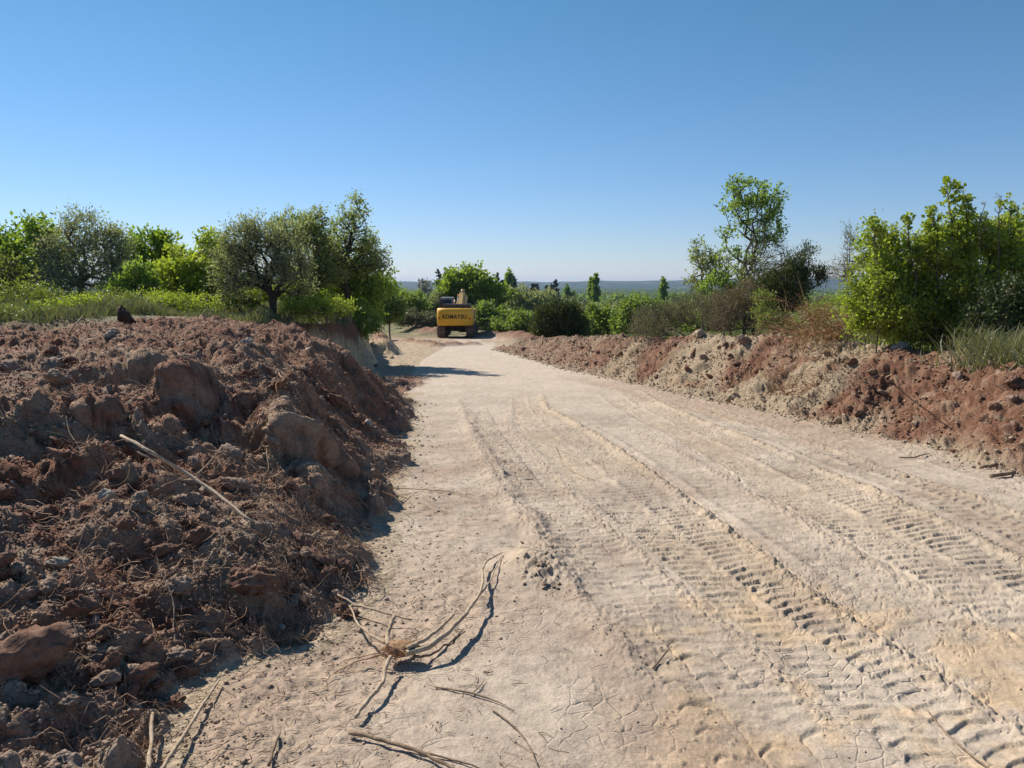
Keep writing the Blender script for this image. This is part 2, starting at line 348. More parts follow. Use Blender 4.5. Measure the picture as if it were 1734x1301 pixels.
M['earth'] = soil_mat('grown_earth', 8, .8, 30)
# ---------------------------------------------------------------- the sheet of land
def _seg(a, b, ratio):
    n = int(math.log(b/a)/ratio); return a*np.exp(np.linspace(0, 1, n+1)*math.log(b/a))[:-1]
DENS = 1.0
rows = np.concatenate([_seg(.3, 2.2, .03), _seg(2.2, 60, .0037*DENS), _seg(60, 200, .010), _seg(200, 9000, .028), [9000.]])
fr = np.radians(np.linspace(-39, 39, int(1250/DENS)))
sd = np.radians(np.arange(39.4, 80, .4)); bk = np.radians(np.arange(82, 279, 4.0))
ths = np.concatenate([-sd[::-1], fr, sd, bk])     # rising angles, closed round the back
NR, NT = len(rows), len(ths)
RR, TT = np.meshgrid(rows, ths, indexing='ij')
GX = RR*np.sin(TT); GY = RR*np.cos(TT)
GZ, MK = terrain(GX, GY)
# clods stand out along the slope's own direction
_dr = np.gradient(RR, axis=0); _zr = np.gradient(GZ, axis=0)/_dr; _zt = np.gradient(GZ, axis=1)/(RR*np.maximum(np.gradient(TT, axis=1), 1e-6))
_zr = np.clip(_zr, -2.5, 2.5)*np.minimum(MK['clod']*3, 1); _zt = np.clip(_zt, -2.5, 2.5)*np.minimum(MK['clod']*3, 1)
_l = 1/np.sqrt(1+_zr**2+_zt**2); _st, _ct = np.sin(TT), np.cos(TT)
_D = MK['D']*np.minimum(MK['clod']*3, 1)
DX = -(_zr*_st+_zt*_ct)*_l*_D; DY = -(_zr*_ct-_zt*_st)*_l*_D
GZ = GZ+_l*_D
def height(x, y):
    """height of the built sheet at a point"""
    x = np.atleast_1d(np.asarray(x, float)); y = np.atleast_1d(np.asarray(y, float))
    r = np.clip(np.hypot(x, y), rows[0], rows[-1]-1); t = np.arctan2(x, y)
    i = np.clip(np.searchsorted(rows, r)-1, 0, NR-2); j = np.clip(np.searchsorted(ths, t)-1, 0, NT-2)
    a = (r-rows[i])/(rows[i+1]-rows[i]); b = np.clip((t-ths[j])/(ths[j+1]-ths[j]), 0, 1)
    return (GZ[i, j]*(1-a)*(1-b)+GZ[i+1, j]*a*(1-b)+GZ[i, j+1]*(1-a)*b+GZ[i+1, j+1]*a*b)
def hit(px, py, up=0.0):
    """first point of the land seen at a photograph pixel"""
    dx, dy, dz = ray(px, py)
    t = rows[(rows > 1.2)]
    zr = CAM_Z+dz*t; zz = height(dx*t, dy*t)
    k = np.nonzero(zr < zz)[0]
    k = k[0] if len(k) else len(t)-1
    if k > 0:
        a0, a1 = zr[k-1]-zz[k-1], zr[k]-zz[k]; f = a0/(a0-a1+1e-9); tt = t[k-1]+(t[k]-t[k-1])*np.clip(f, 0, 1)
    else: tt = t[0]
    return np.array([dx*tt, dy*tt, CAM_Z+dz*tt+up])
def C3(*c): return np.array(c)
def blend(a, b, m): return a*(1-m[..., None])+b*m[..., None]
def colours():
    x, y = GX, GY; r = RR
    n = [fbm(x*s, y*s, 4, 300+i*5) for i, s in enumerate((.25, .9, 3.2, 9))]
    A = lambda c: np.broadcast_to(np.array(c, float), x.shape+(3,))
    c = blend(A((.12, .125, .06)), A((.25, .22, .12)), ss(-.3, .5, n[1]+.4*n[3]))          # grown ground: grass and straw
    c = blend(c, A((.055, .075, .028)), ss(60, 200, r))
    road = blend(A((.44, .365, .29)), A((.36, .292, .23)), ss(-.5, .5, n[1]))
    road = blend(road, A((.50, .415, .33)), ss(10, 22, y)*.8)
    road = blend(road, A((.46, .345, .215)), np.clip(MK['ochre']*.5, 0, 1))
    road = blend(road, A((.52, .36, .20)), ss(.25, .7, n[0]+n[2]*.4)*ss(7, 3, y)*ss(.2, .8, x)*.5)
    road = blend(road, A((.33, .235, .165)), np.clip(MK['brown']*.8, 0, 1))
    road = blend(road, A((.36, .28, .21)), np.clip(MK['crumb']*.35, 0, 1))
    road = blend(road, A((.27, .19, .14)), ss(.3, .9, n[1]-n[2]*.5)*.35*ss(12, 8, y))
    rm = ss(.0, .5, MK['road'])
    c = blend(c, A((.42, .32, .22)), np.clip(MK['ledge']*1.2, 0, 1))
    # bare earth between road and banks
    bare = (1-MK['nat'])*ss(62, 55, y)*(1-np.clip(MK['rightland'], 0, 1))*np.where(y < 17, ss(-7.2, -6.2, x), 1)
    c = blend(c, A((.40, .31, .22)), np.clip(bare, 0, 1)*(1-rm))
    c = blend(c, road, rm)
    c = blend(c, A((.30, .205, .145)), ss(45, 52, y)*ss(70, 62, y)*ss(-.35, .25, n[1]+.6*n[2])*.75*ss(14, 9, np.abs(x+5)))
    # spoil: red brown with grey gravel and dusty pale patches
    red = blend(A((.20, .088, .054)), A((.30, .155, .10)), ss(-.3, .5, n[2]+.5*n[3]))
    dust = A((.37, .255, .175)); grey = A((.29, .225, .17)); pale = A((.38, .305, .21))
    L = red; L = blend(L, dust, ss(-.15, .45, n[1]*.8+n[3]*.5+.12)*.75)
    L = blend(L, grey, ss(0, .4, fbm(x*.9+2, y*.9, 3, 340)+.35*ss(-1.4, -2.6, x)*ss(6.5, 5, y)-.18)*.55*ss(9, 6.5, y))
    L = blend(L, A((.38, .28, .20)), ss(.6, .95, MK['id1'])*.5)
    L = blend(L, A((.35, .30, .25)), ss(.90, .99, MK['id2'])*.6)
    L = blend(L, A((.22, .105, .066)), ss(7, 12, y)*.5)
    L = blend(L, A((.32, .245, .19)), ss(.6, 0, MK['s'])*.55)
    Rr = blend(A((.175, .085, .053)), A((.25, .14, .09)), ss(-.3, .5, n[2]+.5*n[3]))
    pm = ss(-.05, .4, fbm(x*.45+3, y*.45, 3, 350)+.75*np.exp(-((y-17)/2.6)**2)-.5*ss(14, 9, y)-.12)
    Rr = blend(Rr, pale, pm*.85)
    Rr = blend(Rr, A((.37, .29, .205)), ss(.45, .0, MK['sR']+.35*n[1])*.85)
    Rr = blend(Rr, A((.25, .165, .115)), ss(20, 30, y)*.75)
    Rr = blend(Rr, A((.36, .28, .2)), ss(.85, .97, MK['id1'])*.5)
    c = blend(c, L, np.clip(np.maximum(MK['mound'], MK['clod']*(x < 0)*(y < 23)), 0, 1))
    c = blend(c, Rr, ss(.3, .7, MK['berm']))
    c = blend(c, A((.22, .115, .075)), np.clip(MK['farsoil'], 0, 1)*.9)
    # the cut bank: ochre clay below a red cap
    dz = np.zeros_like(x); gz = np.abs(np.gradient(GZ, axis=0)/np.gradient(RR, axis=0))+np.abs(np.gradient(GZ, axis=1)/(RR*np.gradient(TT, axis=1)))
    H = GZ-base_z(y)
    cut = ss(.5, 1.0, gz)*(y > 17)*(y < 40)*(x < -3)*(x > -9)
    cc = blend(A((.55, .43, .26)), A((.40, .32, .23)), ss(-.3, .4, fbm(x*2.2+y*1.5, H*4, 3, 360)))
    cc = blend(cc, A((.19, .095, .06)), ss(1.0, 1.25, H+.25*n[1]))
    c = blend(c, cc, cut)
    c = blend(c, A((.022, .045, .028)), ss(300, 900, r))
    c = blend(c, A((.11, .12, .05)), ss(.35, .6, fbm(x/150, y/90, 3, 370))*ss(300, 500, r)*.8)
    return c
GC = colours()
def mesh_from(name, co, faces, m, smooth=True, attrs=None):
    me = bpy.data.meshes.new(name); k = faces.shape[1]
    me.vertices.add(len(co)); me.vertices.foreach_set('co', np.ascontiguousarray(co, np.float32).ravel())
    me.loops.add(faces.size); me.loops.foreach_set('vertex_index', faces.astype(np.int32).ravel())
    me.polygons.add(len(faces)); me.polygons.foreach_set('loop_start', np.arange(0, faces.size, k, dtype=np.int32))
    if smooth: me.polygons.foreach_set('use_smooth', np.ones(len(faces), bool))
    me.update(calc_edges=True)
    if m: me.materials.append(m)
    for an, (ty, dom, data) in (attrs or {}).items():
        a = me.attributes.new(an, ty, dom); a.data.foreach_set('color' if 'COLOR' in ty else 'value', np.ascontiguousarray(data, np.float32).ravel())
    return me
def link(name, me, parent=None, label=None, cat=None, group=None, kind=None, loc=None):
    o = bpy.data.objects.new(name, me); COL.objects.link(o)
    if parent: o.parent = parent
    if loc is not None: o.location = loc
    if label: o['label'] = label
    if cat: o['category'] = cat
    if group: o['group'] = group
    if kind: o['kind'] = kind
    return o
idx = np.arange(NR*NT).reshape(NR, NT)
jn = np.roll(np.arange(NT), -1)
F = np.stack([idx[:-1, :], idx[1:, :], idx[1:, :][:, jn], idx[:-1, :][:, jn]], -1).reshape(-1, 4)[:, ::-1]
def fa(a): return np.broadcast_to(a, (NR, NT)).ravel()[F[:, 0]]
fy_ = fa(GY); fx_ = fa(GX)
is_m = (fa(MK['mound']) > .35)
is_b = (fa(MK['berm']) > .4) & ~is_m & (fy_ > -6) & (fy_ < 42.4)
is_h = (fa(RR) > 2900) & (fy_ > 0) & ~is_m
is_r = (fa(MK['road']) > .5) & ~is_m & ~is_b & (fy_ > .0) & (fy_ < 60)
is_s = (fa(MK['farsoil']) > .35) & (fy_ > 48) & ~is_r
is_g = ~(is_m | is_b | is_h | is_r | is_s)
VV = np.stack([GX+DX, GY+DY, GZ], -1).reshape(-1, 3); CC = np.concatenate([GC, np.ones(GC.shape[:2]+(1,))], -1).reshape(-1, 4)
def cutout(name, sel, m, **kw):
    f = F[sel]; u, inv = np.unique(f, return_inverse=True)
    me = mesh_from(name, VV[u], inv.reshape(f.shape), m, True, {'soil': ('FLOAT_COLOR', 'POINT', CC[u])})
    return link(name, me, **kw)
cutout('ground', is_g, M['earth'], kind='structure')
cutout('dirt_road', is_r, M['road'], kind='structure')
cutout('hills', is_h, M['earth'], kind='structure')
cutout('soil_bank', is_m, M['clods'], label='big dark heap of reddish brown clods and roots along the left of the dirt road', cat='soil bank')
cutout('soil_bank', is_b, M['clods'], label='long low bank of red and ochre earth along the right edge of the dirt road', cat='soil bank')
cutout('soil_heap', is_s, M['clods'], label='low red earth scraped up around and left of the yellow excavator', cat='soil heap')
del F
# ---------------------------------------------------------------- plants
def leaf_mat(name, c1, c2, trans=.30, rough=.55):
    m, nt, b = mat(name); b.inputs['Roughness'].default_value = rough; b.inputs['Specular IOR Level'].default_value = .35
    a = nt.nodes.new('ShaderNodeAttribute'); a.attribute_name = 'rnd'
    mx = nt.nodes.new('ShaderNodeMix'); mx.data_type = 'RGBA'; nt.links.new(a.outputs['Fac'], mx.inputs[0])
    mx.inputs[6].default_value = (*c1, 1); mx.inputs[7].default_value = (*c2, 1)
    nt.links.new(mx.outputs[2], b.inputs['Base Color'])
    t = nt.nodes.new('ShaderNodeBsdfTranslucent'); g = nt.nodes.new('ShaderNodeMix'); g.data_type = 'RGBA'; g.blend_type = 'MULTIPLY'; g.inputs[0].default_value = 1
    nt.links.new(mx.outputs[2], g.inputs[6]); g.inputs[7].default_value = (1.25, 1.35, .55, 1); nt.links.new(g.outputs[2], t.inputs[0])
    s = nt.nodes.new('ShaderNodeMixShader'); s.inputs[0].default_value = trans
    nt.links.new(b.outputs[0], s.inputs[1]); nt.links.new(t.outputs[0], s.inputs[2]); nt.links.new(s.outputs[0], nt.nodes['Material Output'].inputs[0])
    return m
def wood_mat(name, c1, c2, sc_=25):
    m, nt, b = mat(name); n = noise_node(nt, sc_, 4, .6)
    mx = nt.nodes.new('ShaderNodeMix'); mx.data_type = 'RGBA'; nt.links.new(maprange(nt, n.outputs[0], .35, .65, 0, 1), mx.inputs[0])
    mx.inputs[6].default_value = (*c1, 1); mx.inputs[7].default_value = (*c2, 1); nt.links.new(mx.outputs[2], b.inputs['Base Color'])
    bump(nt, b, n.outputs[0], .6, .01); return m
LM = dict(
    bright=leaf_mat('leaf_bright', (.14, .23, .04), (.29, .36, .075), .48),
    yellow=leaf_mat('leaf_yellow', (.19, .26, .04), (.38, .42, .08), .50),
    mid=leaf_mat('leaf_mid', (.15, .23, .05), (.29, .37, .10), .52),
    olive=leaf_mat('leaf_olive', (.20, .215, .13), (.37, .385, .27), .42),
    willow=leaf_mat('leaf_willow', (.19, .23, .09), (.36, .39, .18), .46),
    dark=leaf_mat('leaf_painted_shade', (.035, .06, .02), (.09, .12, .04), .2),  # leaf colour darkened to carry the shade at the bright bush's right end
    juniper=leaf_mat('leaf_juniper', (.045, .065, .022), (.125, .145, .045), .2),
    greybrush=leaf_mat('leaf_greybrush', (.13, .13, .08), (.25, .23, .15), .2),
    brown=leaf_mat('leaf_brown', (.17, .13, .075), (.28, .22, .13), .2),
    rust=leaf_mat('leaf_rust', (.20, .10, .045), (.33, .19, .085), .2),
    conifer=leaf_mat('leaf_conifer', (.012, .028, .018), (.03, .05, .03), .08))
LM['gorse'] = leaf_mat('leaf_gorse', (.15, .19, .05), (.30, .33, .09), .35)
BARK = wood_mat('bark_grey', (.10, .08, .06), (.19, .16, .13))
BARKD = wood_mat('bark_dark', (.045, .035, .028), (.09, .07, .055))
STICK = wood_mat('stripped_wood', (.33, .24, .16), (.50, .40, .29), 30)
STICKD = wood_mat('dirty_wood', (.15, .10, .07), (.30, .22, .15), 30)
ROOTM = wood_mat('root_fibre', (.24, .13, .07), (.40, .25, .14), 40)

def tubes(segs, sides=4):
    """segs: (n, 8) ax ay az bx by bz ra rb -> verts, quads"""
    s = np.asarray(segs, float).reshape(-1, 8)
    a, b, ra, rb = s[:, 0:3], s[:, 3:6], s[:, 6], s[:, 7]
    d = b-a; d /= np.linalg.norm(d, axis=1, keepdims=True)+1e-9
    up = np.where(np.abs(d[:, 2:3]) > .9, np.array([[1., 0, 0]]), np.array([[0., 0, 1]]))
    u = np.cross(up, d); u /= np.linalg.norm(u, axis=1, keepdims=True)+1e-9; v = np.cross(d, u)
    an = np.arange(sides)*2*np.pi/sides
    off = u[:, None, :]*np.cos(an)[None, :, None]+v[:, None, :]*np.sin(an)[None, :, None]
    A = a[:, None]+off*ra[:, None, None]; B = b[:, None]+off*rb[:, None, None]
    V = np.concatenate([A, B], 1).reshape(-1, 3); k = np.arange(len(s))[:, None]*2*sides; i = np.arange(sides)[None]; j = (i+1) % sides
    Fq = np.stack([k+i, k+j, k+j+sides, k+i+sides], -1).reshape(-1, 4)
    return V, Fq
LEAFK = .62
def rand_dir(n, g, up=0.0):
    d = g.normal(size=(n, 3)); d[:, 2] += up; return d/(np.linalg.norm(d, axis=1, keepdims=True)+1e-9)
def leaf_quads(p, d, L, W, g):
    n = len(p); s = np.cross(d, rand_dir(n, g)); s /= np.linalg.norm(s, axis=1, keepdims=True)+1e-9
    L = np.broadcast_to(np.asarray(L), (n,))[:, None]; W = np.broadcast_to(np.asarray(W), (n,))[:, None]
    V = np.stack([p, p+d*L*.5+s*W, p+d*L, p+d*L*.45-s*W], 1).reshape(-1, 3)
    return V, np.arange(4*n).reshape(n, 4)
def grow(base, att, g, bf=.45, step=.35, wob=.10, trunk=None):
    """balanced spanning tree from the base through the attraction points"""
    nodes = [np.array(base, float)]; par = [-1]; plen = [0.]
    if trunk is not None:
        for t in trunk:
            nodes.append(np.array(t, float)); par.append(len(nodes)-2); plen.append(plen[-1]+np.linalg.norm(nodes[-1]-nodes[-2]))
    att = att[np.argsort(np.linalg.norm(att-nodes[-1], axis=1)*g.uniform(.85, 1.15, len(att)))]
    cap = len(att)*12+100; N = np.zeros((cap, 3)); N[:len(nodes)] = nodes; PL = np.zeros(cap); PL[:len(nodes)] = plen; n = len(nodes); tips = []
    lo = 1 if trunk is not None else 0
    for a in att:
        dd = N[lo:n]-a; dist = np.sqrt((dd**2).sum(1)); cost = dist+bf*PL[lo:n]+ .6*np.maximum(dd[:, 2], 0)
        j = int(np.argmin(cost))+lo; p = N[j]; L = dist[j-lo]; k = min(8, max(1, int(L/step)))
        prev = j
        for q in range(1, k+1):
            t = q/k; pt = p+(a-p)*t
            if q < k: pt = pt+g.normal(size=3)*wob*step+np.array([0, 0, .12*L*t*(1-t)])
            N[n] = pt; PL[n] = PL[prev]+np.linalg.norm(pt-N[prev]); par.append(prev); prev = n; n += 1
            if n >= cap-1: break
        tips.append(prev)
        if n >= cap-10: break
    return N[:n], np.array(par), np.array(tips)
def radii(N, par, tips, r0, rt, pw=.42):
    w = np.zeros(len(N)); w[tips] += 1
    for i in range(len(N)-1, 0, -1): w[par[i]] += w[i]
    w = np.maximum(w, 1); r = rt*w**pw
    k = (r0/r[0]); e = math.log(r0/rt)/max(math.log(w[0]), 1e-3); return rt*w**e
def scatter(clumps, n, g, shell=.35):
    """clumps: cx cy cz rx ry rz -> points, denser towards the outside"""
    c = np.asarray(clumps, float); vol = (c[:, 3]*c[:, 4]*c[:, 5])**.75; k = g.choice(len(c), n, p=vol/vol.sum())
    r = g.random(n)**(1/3.)*(1-shell)+shell*g.random(n)**.15
    return c[k, :3]+rand_dir(n, g)*r[:, None]*c[k, 3:], k
def plant_mesh(base, clumps, n_att, leaves, lsize, kind, seed, r0=.08, rt=.006, spray=.3, up=.3, trunk=None, wood=BARK, bf=.45, lw=.30, twigs=2, step=.4, droop=0, bare=0., needle=False):
    g = np.random.default_rng(seed); base = np.array(base, float)
    leaves = int(leaves*LEAFK); att, k = scatter(clumps, n_att, g)
    att[:, 2] = np.maximum(att[:, 2], base[2]+.08)
    N, par, tips = grow(base, att, g, bf, step, .12, trunk); r = radii(N, par, tips, r0, rt)
    segs = np.concatenate([N[par[1:]], N[1:], r[par[1:]][:, None]*.96, r[1:][:, None]], 1)
    T = N[tips]; tw = []
    if twigs:
        o = np.repeat(T, twigs, 0); cen = T.mean(0); d = rand_dir(len(o), g, up)+.5*(o-cen)/(np.linalg.norm(o-cen, axis=1, keepdims=True)+1e-6); d /= np.linalg.norm(d, axis=1, keepdims=True)
        e = o+d*spray*g.uniform(.5, 1.3, len(o))[:, None]; tw = np.concatenate([o, e, np.full((len(o), 1), rt*.8), np.full((len(o), 1), rt*.35)], 1); segs = np.concatenate([segs, tw])
    V, Fq = tubes(segs, 4)
    live = g.random(len(T)) >= bare
    Tl = T[live]; n = int(leaves/max(len(Tl), 1))+1; cl = np.repeat(g.random(len(Tl)), n)
    if twigs:
        # leaves sit along the twigs
        oi = np.nonzero(live)[0]; oi = np.repeat(oi, n); tsel = g.integers(0, twigs, len(oi)); row = tw[oi*twigs+tsel]; t = g.random(len(oi))**.7
        P0 = row[:, 0:3]*(1-t)[:, None]+row[:, 3:6]*t[:, None]+g.normal(size=(len(oi), 3))*spray*.22
        dirs = (row[:, 3:6]-row[:, 0:3]); dirs /= np.linalg.norm(dirs, axis=1, keepdims=True)+1e-9
        D = dirs*.7+rand_dir(len(oi), g)*.9; D[:, 2] += up*.5-droop; D /= np.linalg.norm(D, axis=1, keepdims=True)
    else:
        P0 = np.repeat(Tl, n, 0)+g.normal(size=(len(Tl)*n, 3))*spray*.5; D = rand_dir(len(P0), g, up-droop)
    sz = lsize*g.uniform(.6, 1.25, len(P0))
    LV, LF = leaf_quads(P0, D, sz, sz*lw, g)
    rnd = np.clip(.55*cl+.45*g.random(len(P0)), 0, 1)
    return (V, Fq), (LV, LF, rnd)
def put_plant(name, label, cat, base, wm, lm, kind, wood=BARK, group=None, names=('trunk', 'crown')):
    o = link(name, None, label=label, cat=cat, group=group, loc=tuple(base))
    b = np.array(base)
    link(names[0], mesh_from(names[0], wm[0]-b, wm[1], wood), parent=o)
    if lm is not None and len(lm[0]):
        link(names[1], mesh_from(names[1], lm[0]-b, lm[1], LM[kind], False, {'rnd': ('FLOAT', 'FACE', lm[2])}), parent=o)
    return o
def px_clumps(L, d, depth=.9, g=None, yoff=0.):
    """ellipses read off the photograph (px, py, rx, ry) at depth d -> real ellipsoids"""
    out = []
    for i, (px, py, rx, ry) in enumerate(L):
        dx, dy, dz = ray(px, py); t = d/dy; k = t/FPX*math.hypot(1, .1)
        out.append((dx*t, d+yoff+(0 if g is None else g.uniform(-.5, .5)*rx*k), CAM_Z+dz*t, rx*k, rx*k*depth, ry*k))
    return out
def base_at(px, d):
    dx, dy, dz = ray(px, 520); x = dx*d/dy; return np.array([x, d, float(height(x, d)[0])-.03])
SH = ('stems', 'foliage')
def tree_px(name, label, cat, bpx, d, L, n_att, leaves, lsize, kind, seed, group=None, names=('trunk', 'crown'), trunk_px=None, nst=1, **kw):
    g = np.random.default_rng(seed+1000); b = base_at(bpx, d); cl = px_clumps(L, d, kw.pop('depth', .9), g)
    tr = None
    if trunk_px:
        tr = []
        for (tx, ty) in trunk_px:
            dx, dy, dz = ray(tx, ty); t = d/dy; tr.append((dx*t, d+g.normal()*.05, CAM_Z+dz*t))
    wm, lm = plant_mesh(b, cl, n_att, leaves, lsize, kind, seed, trunk=tr, **kw)
    return put_plant(name, label, cat, b, wm, lm, kind, kw.get('wood', BARK), group, names)

# --- left of the road
tree_px('tree', 'bright green leafy tree at the far left edge behind the brambles', 'tree', 30, 25, [(30,425,42,38),(75,410,28,34),(85,455,25,30),(10,470,26,30),(-25,440,40,50),(45,465,40,30)], 170, 15000, .15, 'bright', 1, trunk_px=[(32, 480)], spray=.5, r0=.10)
tree_px('tree', 'rounded grey green olive-like tree, second from the left edge', 'tree', 140, 24, [(140,395,28,36),(110,425,30,34),(165,420,34,34),(195,420,22,36),(120,465,45,28),(180,465,40,30),(205,450,16,30)], 330, 21000, .095, 'olive', 2, trunk_px=[(139, 478), (137, 455)], spray=.38, r0=.10, lw=.22, twigs=4)
tree_px('tree', 'bright green tree between the two grey green trees, standing alone against the sky', 'tree', 262, 27, [(262,430,30,30),(240,445,22,28),(285,425,14,22),(250,475,34,24),(225,465,16,26)], 150, 12000, .15, 'bright', 3, trunk_px=[(258, 478)], spray=.45, r0=.09)
tree_px('shrub', 'wide bright green shrub in front of the row of trees on the left', 'shrub', 305, 24, [(320,455,30,32),(290,480,38,26),(340,478,36,30),(355,440,20,34),(330,495,50,18)], 170, 14000, .13, 'yellow', 4, spray=.42, r0=.05, names=SH)
tree_px('tree', 'bright green tree whose top shows left of the broad olive-like tree', 'tree', 362, 29, [(362,425,16,24),(375,450,22,30),(350,460,22,30)], 90, 6500, .15, 'bright', 5, trunk_px=[(362, 478)], spray=.4, r0=.08)
tree_px('tree', 'broad grey green olive-like tree with a forked trunk above the grass', 'tree', 461, 22, [(410,405,34,26),(440,400,34,28),(485,405,30,30),(400,440,34,28),(445,440,40,30),(490,445,34,28),(380,465,18,22),(425,470,34,16),(392,488,24,16),(495,480,30,18)], 420, 27000, .085, 'olive', 6, trunk_px=[(461, 505), (456, 492), (458, 480)], spray=.34, r0=.11, lw=.22, twigs=4, wood=BARKD)
tree_px('tree', 'brownish olive tree right behind the broad olive-like one, dark under its crown', 'tree', 520, 25, [(500,395,30,30),(530,390,26,32),(525,430,34,34),(510,465,36,26),(545,465,24,28),(540,410,20,30)], 300, 18000, .10, 'willow', 7, trunk_px=[(520, 490)], spray=.36, r0=.10, lw=.24, wood=BARKD, twigs=4)
tree_px('tree', 'tallest tree on the left, thin green crown rising to a point beside the road', 'tree', 590, 26, [(602,352,14,20),(585,375,16,16),(608,378,14,22),(575,405,24,22),(612,410,24,22),(600,440,38,24),(630,440,26,20),(570,450,30,26),(645,455,14,14),(555,425,16,26)], 330, 13000, .095, 'willow', 8, trunk_px=[(588, 490), (585, 455), (590, 425), (596, 395)], spray=.32, r0=.10, wood=BARKD, lw=.3, bf=.3, twigs=3)
tree_px('shrub', 'dense dark green shrub at the foot of the tallest tree on the left', 'shrub', 605, 27, [(580,490,36,28),(615,500,36,34),(640,490,22,24),(600,465,30,24),(560,495,22,22)], 200, 17000, .12, 'mid', 9, spray=.4, r0=.05, names=SH)
tree_px('shrub', 'leafy green shrub hanging over the end of the clay cut beside the road', 'shrub', 604, 24.5, [(612,556,18,20),(628,545,16,20),(606,535,18,18)], 90, 6000, .08, 'mid', 10, spray=.25, r0=.03, names=SH)
tree_px('shrub', 'low yellow green shrub on the grass just above the clay cut', 'shrub', 555, 21.5, [(530,522,30,12),(570,522,34,13),(500,522,20,9)], 90, 6500, .07, 'yellow', 11, spray=.2, r0=.03, names=SH)
tree_px('shrub', 'small yellow green shrub beside the forked trunk of the olive-like tree', 'shrub', 490, 24, [(485,492,26,20),(440,502,18,14),(510,500,24,18),(415,505,22,14)], 110, 8500, .09, 'yellow', 12, spray=.25, r0=.03, names=SH)
tree_px('shrub', 'shaded dark green shrub between the olive-like trees', 'shrub', 415, 25, [(395,495,34,22),(430,490,26,24),(520,500,24,20)], 110, 7000, .10, 'mid', 13, spray=.3, r0=.04, names=SH)
tree_px('shrub', 'dark green shrub at the right foot of the leftmost grey green tree', 'shrub', 225, 22.5, [(232,475,22,26),(215,495,26,16),(250,490,20,16)], 90, 6500, .11, 'mid', 14, spray=.3, r0=.04, names=SH)
tree_px('shrub', 'twiggy half bare shrub with orange tinted leaves at the left edge', 'shrub', 12, 17, [(5,460,24,30),(25,475,20,22),(-20,470,30,40)], 120, 2600, .075, 'gorse', 15, spray=.35, r0=.035, names=SH, wood=BARKD, twigs=4)
for i, (bx, dd, L, kd, lab) in enumerate([
    (60, 15.5, [(40,505,40,20),(85,508,36,16),(20,530,34,20)], 'gorse', 'tangled bramble with pale leaves at the left edge behind the soil bank'),
    (125, 14.6, [(110,530,32,18),(85,540,30,18),(140,520,26,12)], 'yellow', 'bright yellow green bramble just above the left soil bank'),
    (190, 16.5, [(175,512,40,11),(215,515,30,10)], 'gorse', 'low spreading bramble in front of the leftmost grey green tree'),
    (30, 13.4, [(20,552,36,13),(60,556,26,10),(-20,545,30,16)], 'gorse', 'low weedy plants at the left edge where the soil bank meets the grass'),
    (270, 19, [(255,508,34,12),(300,510,34,10),(345,515,34,9)], 'yellow', 'low pale green plants in the grass below the wide bright shrub')]):
    tree_px('bramble', lab, 'bramble', bx, dd, L, 130, 6500, .05, kd, 30+i, spray=.2, r0=.012, rt=.003, names=SH, twigs=2, step=.25)

# --- right of the road
tree_px('tree', 'slender tree with a loose dark green crown on the right, tallest in view there', 'tree', 1262, 24, [(1262,330,38,22),(1245,322,16,16),(1305,345,26,24),(1230,350,22,16),(1275,360,40,24),(1300,385,28,28),(1255,385,24,18),(1228,395,14,10),(1318,335,12,14),(1290,405,30,14),(1240,430,18,18),(1280,440,22,22),(1255,468,22,16),(1225,450,12,16),(1262,308,12,10)], 270, 7600, .09, 'mid', 50, trunk_px=[(1262, 500), (1258, 470)], spray=.24, r0=.06, wood=BARKD, bf=.25, twigs=2, step=.3, lw=.34)
tree_px('tree', 'grey half bare tree leaning beside the slender green tree', 'tree', 1278, 23.4, [(1288,400,20,30),(1275,440,22,26),(1300,425,20,22),(1270,470,20,18)], 150, 1200, .06, 'olive', 51, trunk_px=[(1275, 480)], spray=.35, r0=.05, rt=.004, wood=BARK, bf=.2, twigs=3, step=.3)
tree_px('tree', 'small pale leaved sapling left of the slender tree on the right', 'tree', 1192, 25, [(1190,440,20,18),(1182,425,8,16),(1205,455,22,20),(1185,475,18,16),(1225,450,14,30)], 150, 3300, .085, 'willow', 52, trunk_px=[(1190, 500), (1188, 465)], spray=.25, r0=.04, wood=BARK, bf=.25, twigs=3)
tree_px('tree', 'thin bare sapling between the slender tree and the juniper', 'tree', 1322, 23, [(1322,430,10,30),(1340,440,22,18),(1305,450,14,20)], 90, 250, .05, 'olive', 53, trunk_px=[(1322, 480), (1322, 430)], spray=.3, r0=.022, rt=.004, wood=BARK, bf=.3, twigs=4)
tree_px('shrub', 'feathery juniper with upswept tips on the right bank', 'juniper', 1330, 20, [(1310,480,24,22),(1340,485,34,26),(1350,450,16,18),(1375,470,20,14),(1368,430,6,14),(1378,412,4,10),(1330,510,36,22),(1300,500,16,24),(1388,475,10,10)], 260, 30000, .075, 'juniper', 54, spray=.24, r0=.06, names=SH, lw=.16, up=1.2, twigs=4)
tree_px('shrub', 'wide grey brown heather-like shrub on the right bank', 'shrub', 1190, 23, [(1120,545,44,22),(1170,530,44,26),(1220,535,36,30),(1255,530,34,34),(1100,560,40,14),(1280,545,24,24)], 420, 30000, .075, 'greybrush', 55, spray=.3, r0=.03, rt=.004, names=SH, lw=.11, up=1.6, twigs=5, wood=BARK)
tree_px('shrub', 'brown twiggy shrub in front of the slender tree on the right', 'shrub', 1245, 21, [(1240,520,30,24),(1265,505,26,22),(1225,545,26,18)], 200, 9000, .07, 'brown', 56, spray=.3, r0=.03, rt=.004, names=SH, lw=.10, up=1.2, twigs=5)
